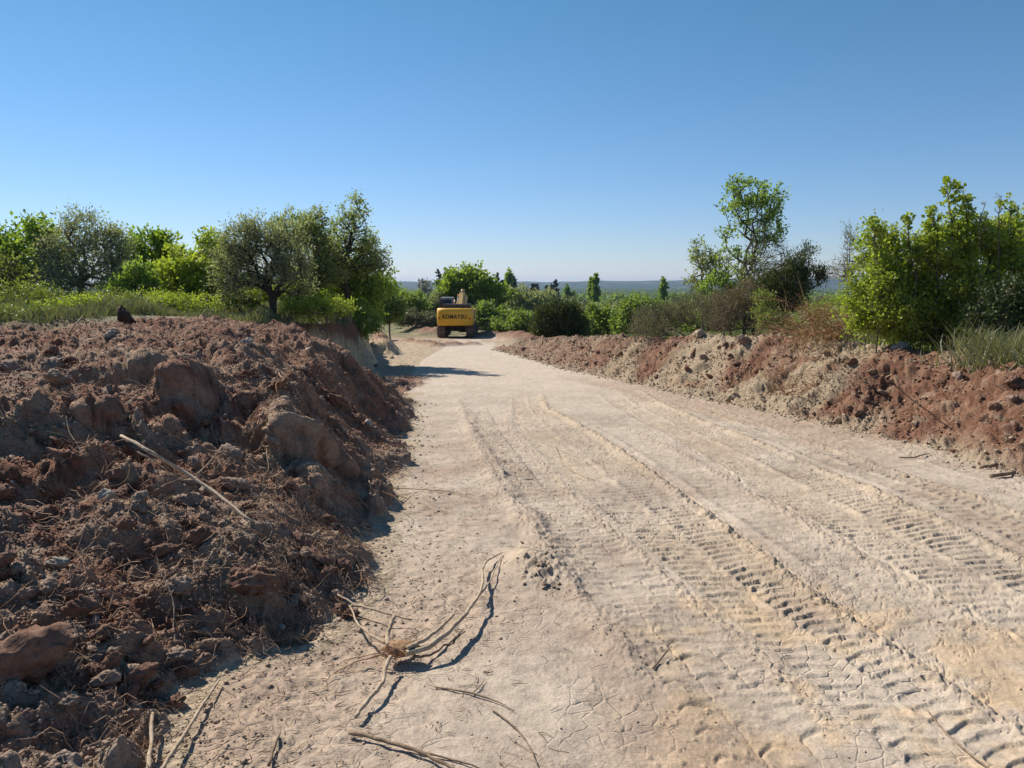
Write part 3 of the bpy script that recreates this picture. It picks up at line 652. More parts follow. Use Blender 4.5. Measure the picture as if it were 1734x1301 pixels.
tree_px('shrub', 'green leafy shrub under the pale sapling on the right', 'shrub', 1225, 24, [(1215,485,24,18),(1240,500,20,16),(1200,500,14,12)], 70, 3500, .09, 'mid', 57, spray=.22, r0=.03, names=SH)
tree_px('shrub', 'low green shrub right below the feathery juniper', 'shrub', 1310, 18.5, [(1300,540,22,16),(1320,555,26,12),(1290,520,14,20)], 80, 5000, .06, 'gorse', 58, spray=.2, r0=.02, names=SH, lw=.2, up=1)
tree_px('shrub', 'tall bare spindly weed stem against the sky left of the big bright bush', 'shrub', 1438, 15, [(1438,430,12,34),(1437,400,5,16),(1425,460,16,20),(1450,455,14,20)], 120, 900, .04, 'olive', 59, trunk_px=[(1439, 470), (1438, 400)], spray=.2, r0=.012, rt=.003, names=SH, bf=.5, twigs=4, up=.8)
tree_px('bush', 'big bright green leafy bush filling the right edge of the view', 'bush', 1600, 13.5, [(1500,430,36,38),(1480,400,14,16),(1545,438,40,38),(1600,420,44,38),(1640,404,34,36),(1690,412,44,36),(1490,480,44,34),(1545,490,50,44),(1610,480,56,52),(1680,460,50,56),(1730,430,44,60),(1520,530,60,30),(1590,550,60,26),(1650,520,44,40),(1460,510,24,24),(1780,430,60,80),(1800,500,60,60),(1480,545,34,20),(1545,560,40,18),(1610,565,36,20)], 1000, 120000, .056, 'yellow', 60, spray=.24, r0=.07, names=SH, lw=.36, twigs=3, step=.3)
tree_px('shrub', 'shrub under the right end of the big bright bush, shade painted into its dark leaves', 'shrub', 1700, 12.2, [(1680,530,36,40),(1720,520,36,44),(1660,565,26,26),(1760,530,40,60)], 260, 17000, .06, 'dark', 61, spray=.22, r0=.03, names=SH, lw=.25)  # shade on the bush's right side is put into the leaf colour
for i, (sx_, ty, w) in enumerate([(1607, 318, 10), (1633, 326, 9), (1578, 360, 10), (1482, 386, 8), (1711, 345, 9), (1540, 372, 9)]):
    tree_px('shoot', ['leafy shoot standing highest above the big bright bush', 'second highest leafy shoot, just right of the highest one on the bright bush', 'leafy shoot above the middle of the big bright bush',
        'leafy shoot at the left shoulder of the big bright bush', 'leafy shoot above the bright bush nearest the right edge', 'short leafy shoot on the left half of the bright bush top'][i], 'shoot', sx_+6, 13.3, [(sx_+(3 if k % 2 else -3)+k*2, ty+k*14, w, 9) for k in range(5)], 26, 420, .075, 'yellow', 70+i,
        trunk_px=[(sx_+10, 470), (sx_+4, ty+60), (sx_, ty+12)], spray=.10, r0=.016, rt=.003, twigs=1, lw=.38, names=SH)
for i, (sx_, ty) in enumerate([(1664, 345), (1693, 332)]):
    tree_px('weed', ['dry umbel weed on a bare stalk above the bush, left of a taller one', 'tallest dry umbel weed on a bare stalk above the right of the bush'][i], 'weed', sx_, 12.8, [(sx_, ty, 9, 2), (sx_, ty+22, 11, 3), (sx_+4, ty+45, 8, 4)], 16, 90, .022, 'olive', 80+i, trunk_px=[(sx_, 480), (sx_, ty+30), (sx_, ty)], spray=.06, r0=.008, rt=.003, twigs=1, names=('stem', 'foliage'))  # the foliage part here is the weed's dry umbel flower heads
# dead brush pushed up on the right bank
g0 = np.random.default_rng(5)
def brush(name, label, cx, cy, d, spread_px, n, seed, mt=ROOTM, length=1.0, col='rust'):
    g = np.random.default_rng(seed); b = base_at(cx, d); segs = []
    k = d/FPX
    for i in range(n):
        p = b+np.array([g.uniform(-1, 1)*spread_px[0]*k, g.uniform(-.6, .6), g.uniform(0, 1)*spread_px[1]*k*.6])
        a = g.normal(0, .5)+(.6 if g.random() < .6 else 2.4); dv = np.array([math.cos(a), g.normal()*.5, abs(math.sin(a))*.6]); L = length*g.uniform(.25, 1); r = g.uniform(.004, .012)
        for q in range(4):
            e = p+dv*L/4; segs.append((*p, *e, r*(1-q*.2), r*(.8-q*.2))); p = e; dv = dv+g.normal(size=3)*.18
            if g.random() < .6:
                s2 = p+(dv+g.normal(size=3)*.6)*L*.25; segs.append((*p, *s2, r*.5, r*.2))
    V, Fq = tubes(segs, 4); o = link(name, None, label=label, cat='brush pile', loc=tuple(b)); link('branches', mesh_from('branches', V-b, Fq, mt), parent=o)
    c = px_clumps([(cx, cy, spread_px[0], spread_px[1]*.7)], d); att, _ = scatter(c, 60, g); pp = np.repeat(att, n, 0)+g.normal(size=(60*n, 3))*.12
    pp = pp[:22*n]; LV, LF = leaf_quads(pp, rand_dir(len(pp), g), .06, .006, g); link('dead_leaves', mesh_from('dead_leaves', LV-b, LF, LM[col], False, {'rnd': ('FLOAT', 'FACE', g.random(len(LF)))}), parent=o)
brush('brush_pile', 'heap of dead rust brown branches between juniper and bright bush', 1395, 535, 15.5, (44, 22), 110, 90, length=1.5)
brush('brush_pile', 'pulled up reddish branches lying on the right bank below the rusty heap', 1370, 575, 13.6, (60, 14), 50, 91, length=1.1)
LM['smid'] = leaf_mat('scrub_dark_green', (.125, .18, .05), (.26, .32, .09), .46); LM['sbright'] = leaf_mat('scrub_spring_green', (.15, .22, .045), (.30, .36, .08), .48)
# --- juniper and scrub in the middle distance
tree_px('shrub', 'round dark juniper standing alone where the right bank begins', 'juniper', 948, 43, [(930,550,22,26),(965,548,24,28),(948,535,26,20),(985,560,12,20),(915,562,12,18),(950,565,38,14)], 330, 34000, .17, 'juniper', 110, spray=.45, r0=.12, names=SH, lw=.18, up=1.2, twigs=4)
tree_px('tree', 'broad bright green tree right behind the excavator', 'tree', 790, 84, [(765,490,20,22),(790,478,22,18),(815,485,22,22),(775,510,30,24),(825,505,22,24),(800,520,36,26),(845,500,14,14)], 330, 22000, .42, 'sbright', 111, trunk_px=[(790, 530)], spray=1.1, r0=.22, rt=.02)
for i, (bx, dd, L, kd, lab, ls) in enumerate([
    (820, 74, [(820,535,22,16),(850,540,20,16),(870,548,18,10)], 'smid', 'dark green shrub right of the excavator arm', .28),
    (885, 62, [(850,555,24,9),(885,548,24,16),(870,562,26,6)], 'smid', 'low green shrub between the excavator and the round juniper', .22),
    (905, 85, [(880,510,26,22),(905,520,26,22),(925,512,18,18)], 'olive', 'grey green willow-like tree above the shrubs right of the excavator', .3),
    (1020, 52, [(1010,545,30,22),(1040,545,24,18),(1000,565,20,12)], 'smid', 'green shrub just right of the round dark juniper', .2),
    (1090, 48, [(1080,530,30,20),(1110,535,26,18),(1060,548,26,16)], 'smid', 'green shrub behind the right bank, left of the heather-like shrub', .2),
    (690, 78, [(672,515,22,22),(700,520,22,18)], 'smid', 'dark green tree left of the excavator behind the red heap', .28),
    (720, 82, [(715,528,24,16),(735,520,16,18)], 'olive', 'grey shrub just left of the excavator cab', .25),
    (700, 70, [(690,540,26,9),(725,545,20,10)], 'greybrush', 'low grey brown brush behind the red earth heap left of the excavator', .2),
    (660, 55, [(650,510,20,26),(640,530,18,20),(668,522,14,18)], 'smid', 'green tree just right of the tallest left tree, further down the road', .22)]):
    tree_px('shrub', lab, 'shrub', bx, dd, L, 170, 9000, ls, kd, 120+i, spray=ls*2.4, r0=.06, rt=.012, names=SH)
# prototypes of the scrub
SCRUB = dict(bright=leaf_mat('scrub_bright', (.15, .22, .05), (.29, .35, .09), .46), mid=leaf_mat('scrub_mid', (.11, .165, .05), (.23, .285, .09), .44), olive=LM['olive'], greybrush=LM['greybrush'],
    yellow=leaf_mat('scrub_yellow', (.17, .20, .055), (.30, .31, .10), .38))
def proto(kind, seed, shape, name='tree', leaves=2400, lsize=.075, n=70, **kw):
    g = np.random.default_rng(seed)
    cl = [(g.normal()*.22*shape[0], g.normal()*.22, g.uniform(.35, .75)*shape[1], .30*shape[0]*g.uniform(.7, 1.2), .3*g.uniform(.7, 1.2), .26*shape[1]*g.uniform(.7, 1.2)) for _ in range(7)]
    wm, lm = plant_mesh((0, 0, -.03), cl, n, leaves, lsize, kind, seed, r0=.03, rt=.004, spray=.17, step=.15, **kw)
    return (mesh_from('trunk', wm[0], wm[1], BARK), mesh_from('crown', lm[0], lm[1], SCRUB[kind], False, {'rnd': ('FLOAT', 'FACE', lm[2])}))
kinds = [('bright', 'bright spring green tree in the scrubland beyond the road', 'bright green trees of the far scrubland', 3),
         ('mid', 'darker green tree in the scrubland beyond the road', 'darker green trees of the far scrubland', 3),
         ('olive', 'grey green tree in the scrubland beyond the road', 'grey green trees of the far scrubland', 2),
         ('greybrush', 'brownish bare looking bush in the scrubland beyond the road', 'brownish bushes of the far scrubland', 2),
         ('yellow', 'yellow green tree in the scrubland beyond the road', 'yellow green trees of the far scrubland', 2)]
PR = {k: [proto(k, 400+10*i+j, (1.0, 1.0), lw=.4) for j in range(nn)] for i, (k, _, _, nn) in enumerate(kinds)}
def copy_plant(pr, name, label, cat, group, x, y, w, h, rz):
    o = link(name, None, label=label, cat=cat, group=group, loc=(x, y, float(height(x, y)[0]))); o.rotation_euler = (0, 0, rz); o.scale = (w, w, h)
    link('trunk', pr[0], parent=o); link('crown', pr[1], parent=o); return o
g = np.random.default_rng(77); placed = []
roadx = lambda y: np.interp(y, [50, 62, 84, 110], [-4.5, -8, -14, -22])
tries = 0
while len(placed) < 285 and tries < 20000:
    tries += 1
    y = 52*math.exp(g.random()*math.log(430/52.)); x = g.uniform(-.72, .80)*y
    u = x/y*FPX+867
    if y < 95 and abs(x-roadx(y)) < 6+(95-y)*.05: continue
    if y < 66 and u < 900 and u > 560: continue
    if y < 62 and x < 4: continue
    if y < 120 and u < 560: continue
    if y > 90 and y < 300 and u < 300: continue
    w = g.uniform(3.0, 6.5)*(1 if y > 75 else .65); h = w*g.uniform(.55, .85)*(1+.25*(y > 200))
    if any((x-a)**2+(y-b)**2 < (.42*(w+c))**2 for a, b, c in placed): continue
    placed.append((x, y, w)); ki = g.choice(5, p=[.28, .27, .17, .12, .16]); k, lab, grp, nn = kinds[ki]
    zt = float(height(x, y)[0]); hmax = (CAM_Z-zt)-y*(9+2500/y+g.uniform(-3, 7))/FPX
    h = min(h, max(hmax, 1.2))
    copy_plant(PR[k][g.integers(nn)], 'tree' if k != 'greybrush' else 'bush', lab, 'tree' if k != 'greybrush' else 'bush', grp, x, y, w, h*1.05, g.uniform(0, 6.28))
# landmark trees near the horizon
def far_tree(name, label, px, top, d, wpx, kind, shape, seed, trunkh=.06):
    b = base_at(px, d); dx, dy, dz = ray(px, top); zt = CAM_Z+dz*d/dy; h = zt-b[2]; w = wpx*d/FPX; g = np.random.default_rng(seed)
    if shape == 'cone': cl = [(b[0], b[1], b[2]+h*t, w*.5*(1.02-t)*1.1+.05*w, w*.5*(1.05-t)+.05*w, h*.09) for t in np.linspace(.1, .96, 12)]
    elif shape == 'spire': cl = [(b[0]+g.normal()*.05*w, b[1], b[2]+h*t, w*.5*(1-abs(t-.5)**2*2.5), w*.45, h*.1) for t in np.linspace(.12, .93, 10)]
    else: cl = [(b[0]+g.normal()*.2*w, b[1]+g.normal()*.2*w, b[2]+h*g.uniform(.4, .8), w*.3, w*.3, h*.2) for t in range(9)]
    wm, lm = plant_mesh(b, cl, 110, 5200 if kind != 'greybrush' else 900, .055*h, kind, seed, r0=.02*h, rt=.002*h, spray=.05*h, trunk=[b+np.array([0, 0, h*.3]), b+np.array([0, 0, h*.6])], step=h*.06, lw=.35, twigs=2)
    put_plant(name, label, 'tree', b, wm, lm, kind)
for i, a in enumerate([
    ('conifer', 'pointed dark conifer on the horizon left of the tree behind the excavator', 745, 458, 300, 17, 'conifer', 'cone'),
    ('tree', 'round bare grey tree on the horizon left of the pointed conifer', 721, 470, 300, 24, 'greybrush', 'round'),
    ('cypress', 'thin dark spire right beside the pointed conifer', 757, 461, 310, 5, 'conifer', 'spire'),
    ('cypress', 'taller thin spire above the left side of the bright tree', 765, 456, 305, 6, 'mid', 'spire'),
    ('conifer', 'small dark conifer on the horizon beside the tallest left tree', 658, 468, 290, 8, 'conifer', 'cone'),
    ('conifer', 'dark conifer with a needle top right of the bright tree', 842, 467, 300, 14, 'conifer', 'cone'),
    ('conifer', 'low dark conifer between the needle topped one and the poplar', 852, 472, 300, 10, 'conifer', 'round'),
    ('poplar', 'tall pale green poplar right of the bright tree', 862, 459, 210, 13, 'mid', 'spire'),
    ('conifer', 'dark conifer close on the right of the tall pale poplar', 870, 471, 280, 10, 'conifer', 'spire'),
    ('conifer', 'tiny dark tree midway between the tall poplar and the dark dome tree', 906, 479, 330, 12, 'conifer', 'round'),
    ('conifer', 'dark dome shaped conifer on the horizon above the round juniper', 940, 474, 320, 22, 'conifer', 'cone'),
    ('conifer', 'low dark tree touching the left of the dark dome conifer', 929, 481, 320, 12, 'conifer', 'round'),
    ('tree', 'small round green tree on the horizon right of the dark dome conifer', 963, 479, 330, 12, 'mid', 'round'),
    ('poplar', 'tall green poplar on the horizon at the centre right', 1008, 467, 230, 11, 'mid', 'spire'),
    ('poplar', 'shorter poplar touching the left of the tall centre right one', 1000, 473, 232, 9, 'mid', 'spire'),
    ('poplar', 'lone green poplar on the horizon left of the slender tree', 1123, 472, 230, 13, 'mid', 'spire')]):
    far_tree(*a, 500+i)
# far wood, one mass
g = np.random.default_rng(91); Vs = []; nb = 5200
y = 400*np.exp(g.random(nb)*math.log(3200/400.)); x = g.uniform(-.85, .85, nb)*y
zc = height(x, y); w = g.uniform(4, 9, nb); n = 34
pp = np.repeat(np.stack([x, y, zc+w*.28], 1), n, 0)+rand_dir(nb*n, g)*(np.repeat(w, n)*.5*g.random(nb*n)**.4)[:, None]*np.array([1, 1, .55]); s = np.repeat(w, n)*.26*(1+0*pp[:, 0])
LV, LF = leaf_quads(pp, rand_dir(len(pp), g, .4), s, s*.4, g)
link('far_wood', mesh_from('far_wood', LV, LF, SCRUB['mid'], False, {'rnd': ('FLOAT', 'FACE', np.clip(.7*np.repeat(g.random(nb), n)+.3*g.random(nb*n), 0, 1))}), kind='stuff', label='distant woodland stretching to the horizon', cat='woodland')
# --- grass
def grass(name, label, x, y, h, kind, seed, lean=.3, wd=.006):
    g = np.random.default_rng(seed); z = height(x, y); n = len(x); p = np.stack([x, y, z-.02], 1); d = rand_dir(n, g)*lean; d[:, 2] = 1; d /= np.linalg.norm(d, axis=1, keepdims=True)
    hh = h*g.uniform(.5, 1.3, n); w = np.maximum(wd, .0007*np.hypot(x, y)); a = g.uniform(0, 3.14, n); sd_ = np.stack([np.cos(a), np.sin(a), 0*a], 1)*w[:, None]
    tip = p+d*hh[:, None]+np.stack([g.normal(size=n), g.normal(size=n), 0*a], 1)*hh[:, None]*.22; midp = p+d*hh[:, None]*.55
    V = np.stack([p-sd_, p+sd_, midp+sd_*.8, midp-sd_*.8, tip-sd_*.15, tip+sd_*.15], 1).reshape(-1, 3); k = np.arange(n)[:, None]*6
    Fq = np.concatenate([k+np.array([0, 1, 2, 3]), k+np.array([3, 2, 5, 4])], 0)
    r = g.random(n); cl = .5+.5*np.clip(fbm(x*.8, y*.8, 2, 600+seed), -1, 1)
    link(name, mesh_from(name, V, Fq, LM[kind], False, {'rnd': ('FLOAT', 'FACE', np.tile(.5*r+.5*cl, 2))}), kind='stuff', label=label, cat='grass')
g = np.random.default_rng(31)
def on_land(x, y, want):
    _, mk = terrain(x, y); return mk[want] > .5
n = 90000; y = 11.5*np.exp(g.random(n)*math.log(42/11.5)); x = -g.uniform(.12, .85, n)*y
z_, mk = terrain(x, y); ok = (mk['nat'] > np.where(y < 17, .55, .97)) & (mk['mound'] < .3)
LM['straw'] = leaf_mat('grass_straw', (.13, .145, .065), (.30, .285, .17), .2)
LM['grassg'] = leaf_mat('grass_green', (.10, .13, .05), (.25, .25, .12), .25)
grass('grass', 'pale dry and green grass on the level ground left of the road', x[ok], y[ok], .19+.14*ss(-.3, .4, fbm(x[ok]*.7, y[ok]*.7, 2, 640)), 'straw', 1)
n = 60000; y = 8*np.exp(g.random(n)*math.log(40/8.)); x = edgeR(y)+g.uniform(1.5, 14, n)
z_, mk = terrain(x, y); ok = (mk['rightland'] > .5)
grass('grass', 'green and straw coloured grass along the top of the right bank', x[ok], y[ok], .30, 'grassg', 2)
n = 8500; c = P(1700, 600, rel=-1.0); y = g.normal(0, 1, n)*.7+c[1]+.7; x = .62*y+g.normal(size=n)*.6+.9
ok = (x-edgeR(y) > 1.5)
grass('grass', 'tall arching green grass spilling over the bank at the right edge', x[ok], y[ok], .48, 'straw', 3, lean=.95, wd=.004)
# ---------------------------------------------------------------- excavator
import bmesh
def simple(name, col, rough=.5, spec=.4, metal=0, dirt=0., dcol=(.30, .22, .15)):
    m, nt, b = mat(name); b.inputs['Roughness'].default_value = rough; b.inputs['Specular IOR Level'].default_value = spec; b.inputs['Metallic'].default_value = metal
    n = noise_node(nt, 3.5, 6, .7); mx = nt.nodes.new('ShaderNodeMix'); mx.data_type = 'RGBA'
    nt.links.new(maprange(nt, n.outputs[0], .45, .75, 0, max(dirt, .04)), mx.inputs[0]); mx.inputs[6].default_value = (*col, 1); mx.inputs[7].default_value = (*dcol, 1)
    nt.links.new(mx.outputs[2], b.inputs['Base Color']); return m
YEL = simple('yellow_paint', (.82, .43, .02), .42, .5, dirt=.22)
BOOMY = simple('dusty_yellow_paint', (.66, .42, .13), .55, .4, dirt=.6)
BLK = simple('black_paint', (.02, .022, .028), .45, .5, dirt=.15)
DKG = simple('dark_grey_metal', (.055, .055, .06), .6, .4, dirt=.4)
TRK = simple('muddy_track_steel', (.13, .10, .085), .7, .4, dirt=.9, dcol=(.26, .18, .13))
CHR = simple('cylinder_rod', (.6, .6, .6), .2, .5, 1)
REDR = simple('red_reflector', (.55, .05, .012), .35, .5)
GLS = simple('tinted_glass', (.03, .045, .07), .06, .8)
def bm_obj(name, bm, m, parent, loc=(0, 0, 0), bev=0.0, seg=2, smooth=False):
    if bev: bmesh.ops.bevel(bm, geom=[e for e in bm.edges if e.calc_face_angle(0) > .5], offset=bev, segments=seg, affect='EDGES', clamp_overlap=True)
    me = bpy.data.meshes.new(name); bm.to_mesh(me); bm.free(); me.materials.append(m)
    if smooth:
        for p in me.polygons: p.use_smooth = True
    return link(name, me, parent=parent, loc=loc)
def box(bm, x0, x1, y0, y1, z0, z1):
    v = [bm.verts.new(c) for c in ((x0,y0,z0),(x1,y0,z0),(x1,y1,z0),(x0,y1,z0),(x0,y0,z1),(x1,y0,z1),(x1,y1,z1),(x0,y1,z1))]
    for f in ((3,2,1,0),(4,5,6,7),(0,1,5,4),(1,2,6,5),(2,3,7,6),(3,0,4,7)): bm.faces.new([v[i] for i in f])
def prism_x(bm, pts, x0, x1):
    a = [bm.verts.new((x0, y, z)) for y, z in pts]; b = [bm.verts.new((x1, y, z)) for y, z in pts]; n = len(pts)
    bm.faces.new(a[::-1]); bm.faces.new(b)
    for i in range(n): bm.faces.new((a[i], a[(i+1) % n], b[(i+1) % n], b[i]))
    bmesh.ops.recalc_face_normals(bm, faces=bm.faces)
def prism_z(bm, pts, z0, z1):
    a = [bm.verts.new((x, y, z0)) for x, y in pts]; b = [bm.verts.new((x, y, z1)) for x, y in pts]; n = len(pts)
    bm.faces.new(a[::-1]); bm.faces.new(b)
    for i in range(n): bm.faces.new((a[i], a[(i+1) % n], b[(i+1) % n], b[i]))
    bmesh.ops.recalc_face_normals(bm, faces=bm.faces)
def rod(bm, a, b, r, n=10):
    V, Fq = tubes([(*a, *b, r, r)], n); vs = [bm.verts.new(v) for v in V]
    for f in Fq: bm.faces.new([vs[i] for i in f])
    bm.faces.new(vs[:n][::-1]); bm.faces.new(vs[n:])
ex_b = P(775, 573); ex_y = 60.4; ex_x = (776-867)/FPX*ex_y*1.0
ex_z = float(np.mean(height(np.array([ex_x-1.1, ex_x+1.1, ex_x-1.1, ex_x+1.1]), np.array([ex_y-2, ex_y-2, ex_y, ex_y+1]))))
EX = link('excavator', None, label='yellow tracked excavator seen from behind at the far end of the dirt road', cat='excavator', loc=(ex_x, ex_y, ex_z)); EX.rotation_euler = (0, 0, R(-1.5))
for s in (-1, 1):
    cx = s*1.10; bm = bmesh.new(); w = .30
    # belt: stadium outline, hollow
    L, rr = 1.72, .45; pts = [(-L+rr*math.cos(a), .47+rr*math.sin(a)) for a in np.linspace(math.pi*1.5, math.pi*.5, 9)]+[(L+rr*math.cos(a), .47+rr*math.sin(a)) for a in np.linspace(math.pi*.5, -math.pi*.5, 9)]
    n = len(pts); o_ = [[bm.verts.new((cx+q*w, y, z)) for y, z in pts] for q in (-1, 1)]; i_ = [[bm.verts.new((cx+q*w, y*.965, .47+(z-.47)*.85)) for y, z in pts] for q in (-1, 1)]
    for i in range(n):
        j = (i+1) % n; bm.faces.new((o_[0][i], o_[0][j], o_[1][j], o_[1][i])); bm.faces.new((i_[0][j], i_[0][i], i_[1][i], i_[1][j]))
        bm.faces.new((o_[0][j], o_[0][i], i_[0][i], i_[0][j])); bm.faces.new((o_[1][i], o_[1][j], i_[1][j], i_[1][i]))
    # grousers along the belt
    P_ = np.array(pts+[pts[0]]); dl = np.hypot(*np.diff(P_, axis=0).T); cum = np.concatenate([[0], np.cumsum(dl)]); ns = 46
    for q in range(ns):
        t = (q+.5)/ns*cum[-1]; py_ = np.interp(t, cum, P_[:, 0]); pz_ = np.interp(t, cum, P_[:, 1]); k = min(np.searchsorted(cum, t)-1, len(dl)-1); tx, tz = (P_[k+1]-P_[k])/dl[k]; nx, nz = -tz, tx
        if (py_*nx+(pz_-.47)*nz) < 0: nx, nz = -nx, -nz
        c8 = []
        for xx in (cx-w*1.0+.004, cx+w*1.0-.004):
            for (a1, b1) in ((-.045, -.005), (.045, -.005), (.02, .035), (-.02, .035)): c8.append(bm.verts.new((xx, py_+tx*a1+nx*b1, pz_+tz*a1+nz*b1)))
        for f in ((0,1,2,3),(7,6,5,4),(0,4,5,1),(1,5,6,2),(2,6,7,3),(3,7,4,0)): bm.faces.new([c8[i] for i in f])
    bmesh.ops.recalc_face_normals(bm, faces=bm.faces)
    t = bm_obj('track', bm, TRK, EX)
    bm = bmesh.new(); box(bm, cx-.14, cx+.14, -1.45, 1.45, .26, .66); bm_obj('track_frame', bm, DKG, t, bev=.03)
    for yy, r_, nm in ((-1.7, .34, 'sprocket'), (1.7, .33, 'idler')):
        bm = bmesh.new(); rod(bm, (cx-.16, yy, .47), (cx+.16, yy, .47), r_, 20); bm_obj(nm, bm, DKG, t)
    for yy in np.linspace(-1.2, 1.2, 7):
        bm = bmesh.new(); rod(bm, (cx-.2, yy, .17), (cx+.2, yy, .17), .09, 12); bm_obj('roller', bm, DKG, t)
bm = bmesh.new(); box(bm, -.82, .82, -.75, .75, .42, .82); rod(bm, (0, 0, .8), (0, 0, 1.02), .62, 24); bm_obj('undercarriage', bm, DKG, EX, bev=.0)
bm = bmesh.new(); box(bm, -1.32, 1.32, -1.9, 1.75, 1.0, 1.16); bm_obj('platform', bm, BLK, EX, bev=.02)
# counterweight: rounded in plan, slightly narrower at the foot
bm = bmesh.new(); arc = [(-1.38, -1.75), (-1.38, -2.30)]+[(1.38*math.sin(a), -2.30-.62*(math.cos(a))**.8) for a in np.linspace(-1.35, 1.35, 13)]+[(1.38, -2.30), (1.38, -1.75)]
lay = [(.96, .955, .05), (1.06, .985, .0), (1.95, 1.0, 0), (2.18, .985, .06), (2.24, .95, .14)]
ring = [[bm.verts.new((x*k, y+o*(1 if y < -2 else 0), z)) for x, y in arc] for z, k, o in lay]; n = len(arc)
for a, b in zip(ring[:-1], ring[1:]):
    for i in range(n): bm.faces.new((a[i], a[(i+1) % n], b[(i+1) % n], b[i]))
bm.faces.new(ring[0][::-1]); bm.faces.new(ring[-1]); bmesh.ops.recalc_face_normals(bm, faces=bm.faces)
cw = bm_obj('counterweight', bm, YEL, EX)
for p in cw.data.polygons: p.use_smooth = abs(p.normal.z) < .5
bm = bmesh.new()
for sx_ in (-.55, .55): rod(bm, (sx_-.09, -2.45, 2.27), (sx_+.09, -2.45, 2.27), .03, 8); rod(bm, (sx_-.09, -2.45, 2.2), (sx_-.09, -2.45, 2.27), .03, 8); rod(bm, (sx_+.09, -2.45, 2.2), (sx_+.09, -2.45, 2.27), .03, 8)
bm_obj('lifting_lugs', bm, DKG, cw)
def cw_y(x):
    a = math.asin(max(-1, min(1, x/1.38))); return -2.30-.62*max(math.cos(a), 0)**.8
def lettering(word, parent, x0, x1, z0, z1, m):
    cu = bpy.data.curves.new('lettering', 'FONT'); cu.body = word; cu.offset = .028; cu.extrude = .01; cu.space_character = 1.10
    o = bpy.data.objects.new('lettering', cu); COL.objects.link(o); bpy.context.view_layer.update()
    me = bpy.data.meshes.new_from_object(o); bpy.data.objects.remove(o); bpy.data.curves.remove(cu)
    co = np.zeros(len(me.vertices)*3, np.float32); me.vertices.foreach_get('co', co); co = co.reshape(-1, 3)
    bm = bmesh.new(); bm.from_mesh(me)
    bmesh.ops.subdivide_edges(bm, edges=[e for e in bm.edges if e.calc_length() > .25], cuts=2)
    mn = np.min([v.co for v in bm.verts], axis=0); mxv = np.max([v.co for v in bm.verts], axis=0)
    for v in bm.verts:
        x = x0+(v.co.x-mn[0])/(mxv[0]-mn[0])*(x1-x0); z = z0+(v.co.y-mn[1])/(mxv[1]-mn[1])*(z1-z0); v.co = (x, cw_y(x)-.012-max(v.co.z, 0)*.6, z)
    bm.to_mesh(me); bm.free(); me.materials.clear(); me.materials.append(m); return link('lettering', me, parent=parent)
LET = simple('black_lettering', (.012, .012, .014), .5, .3)
lettering('KOMATSU', cw, -.90, .90, 1.47, 1.79, LET)
for x_ in (-1.16, 1.12):
    bm = bmesh.new(); tri = [(x_-.10, 1.42), (x_+.10, 1.42), (x_+.02, 1.60)] if x_ > 0 else [(x_-.10, 1.42), (x_+.10, 1.42), (x_-.02, 1.60)]
    a = [bm.verts.new((x, cw_y(x)-.008, z)) for x, z in tri]; b = [bm.verts.new((x, cw_y(x)-.022, z)) for x, z in tri]
    bm.faces.new(b); bm.faces.new(a[::-1])
    for i in range(3): bm.faces.new((a[i], a[(i+1) % 3], b[(i+1) % 3], b[i]))
    bmesh.ops.recalc_face_normals(bm, faces=bm.faces); bm_obj('reflector', bm, REDR, cw)
bm = bmesh.new(); box(bm, -1.34, -.42, -1.74, -.32, 1.16, 2.16); bm_obj('side_housing', bm, YEL, EX, bev=.04)
bm = bmesh.new(); box(bm, .42, 1.34, -1.74, 1.3, 1.16, 2.12); sh_ = bm_obj('side_housing', bm, YEL, EX, bev=.04)
bm = bmesh.new()
for q in range(7): box(bm, 1.345, 1.36, -1.55+q*.13, -1.48+q*.13, 1.4, 2.0)
bm_obj('grille', bm, BLK, sh_)
bm = bmesh.new(); box(bm, -.97, 1.10, -1.98, -.55, 2.12, 2.53); eh = bm_obj('engine_hood', bm, BLK, EX, bev=.06)
bm = bmesh.new(); rod(bm, (.85, -1.1, 2.5), (.85, -1.1, 2.86), .06, 12); bm_obj('exhaust', bm, DKG, eh)
# cab
bm = bmesh.new(); x0, x1, y0, y1, z0, z1 = -1.36, -.38, -.28, 1.5, 1.17, 2.98
prof = [(y0, z0), (y1, z0), (y1+.12, z0+.55), (y1-.12, z1-.12), (y1-.3, z1), (y0+.05, z1), (y0, z1-.08)]
prism_x(bm, prof, x0, x1); cab = bm_obj('cab', bm, BLK, EX, bev=.04)
bm = bmesh.new(); box(bm, x0+.12, x1-.10, y0-.012, y0+.01, 2.25, 2.84); bm_obj('window', bm, GLS, cab)
bm = bmesh.new(); box(bm, x0-.012, x0+.01, y0+.75, y1-.25, 1.95, 2.84); bm_obj('window', bm, GLS, cab)
bm = bmesh.new(); box(bm, x0-.012, x0+.01, y0+.12, y0+.62, 1.95, 2.84); bm_obj('window', bm, GLS, cab)
bm = bmesh.new(); box(bm, x1-.01, x1+.012, y0+.15, y1-.35, 2.1, 2.84); bm_obj('window', bm, GLS, cab)
LG = simple('light_grey_trim', (.45, .46, .48), .5, .4, dirt=.2)
bm = bmesh.new(); box(bm, x0+.02, x1-.02, y0+.06, y1-.34, z1-.002, z1+.035); bm_obj('roof', bm, LG, cab, bev=.01)
bm = bmesh.new(); box(bm, x1-.09, x1-.03, y0-.02, y0-.002, 2.2, 2.95); box(bm, x0+.02, x1-.09, y0-.02, y0-.002, 2.87, 2.93); bm_obj('window_trim', bm, LG, cab)
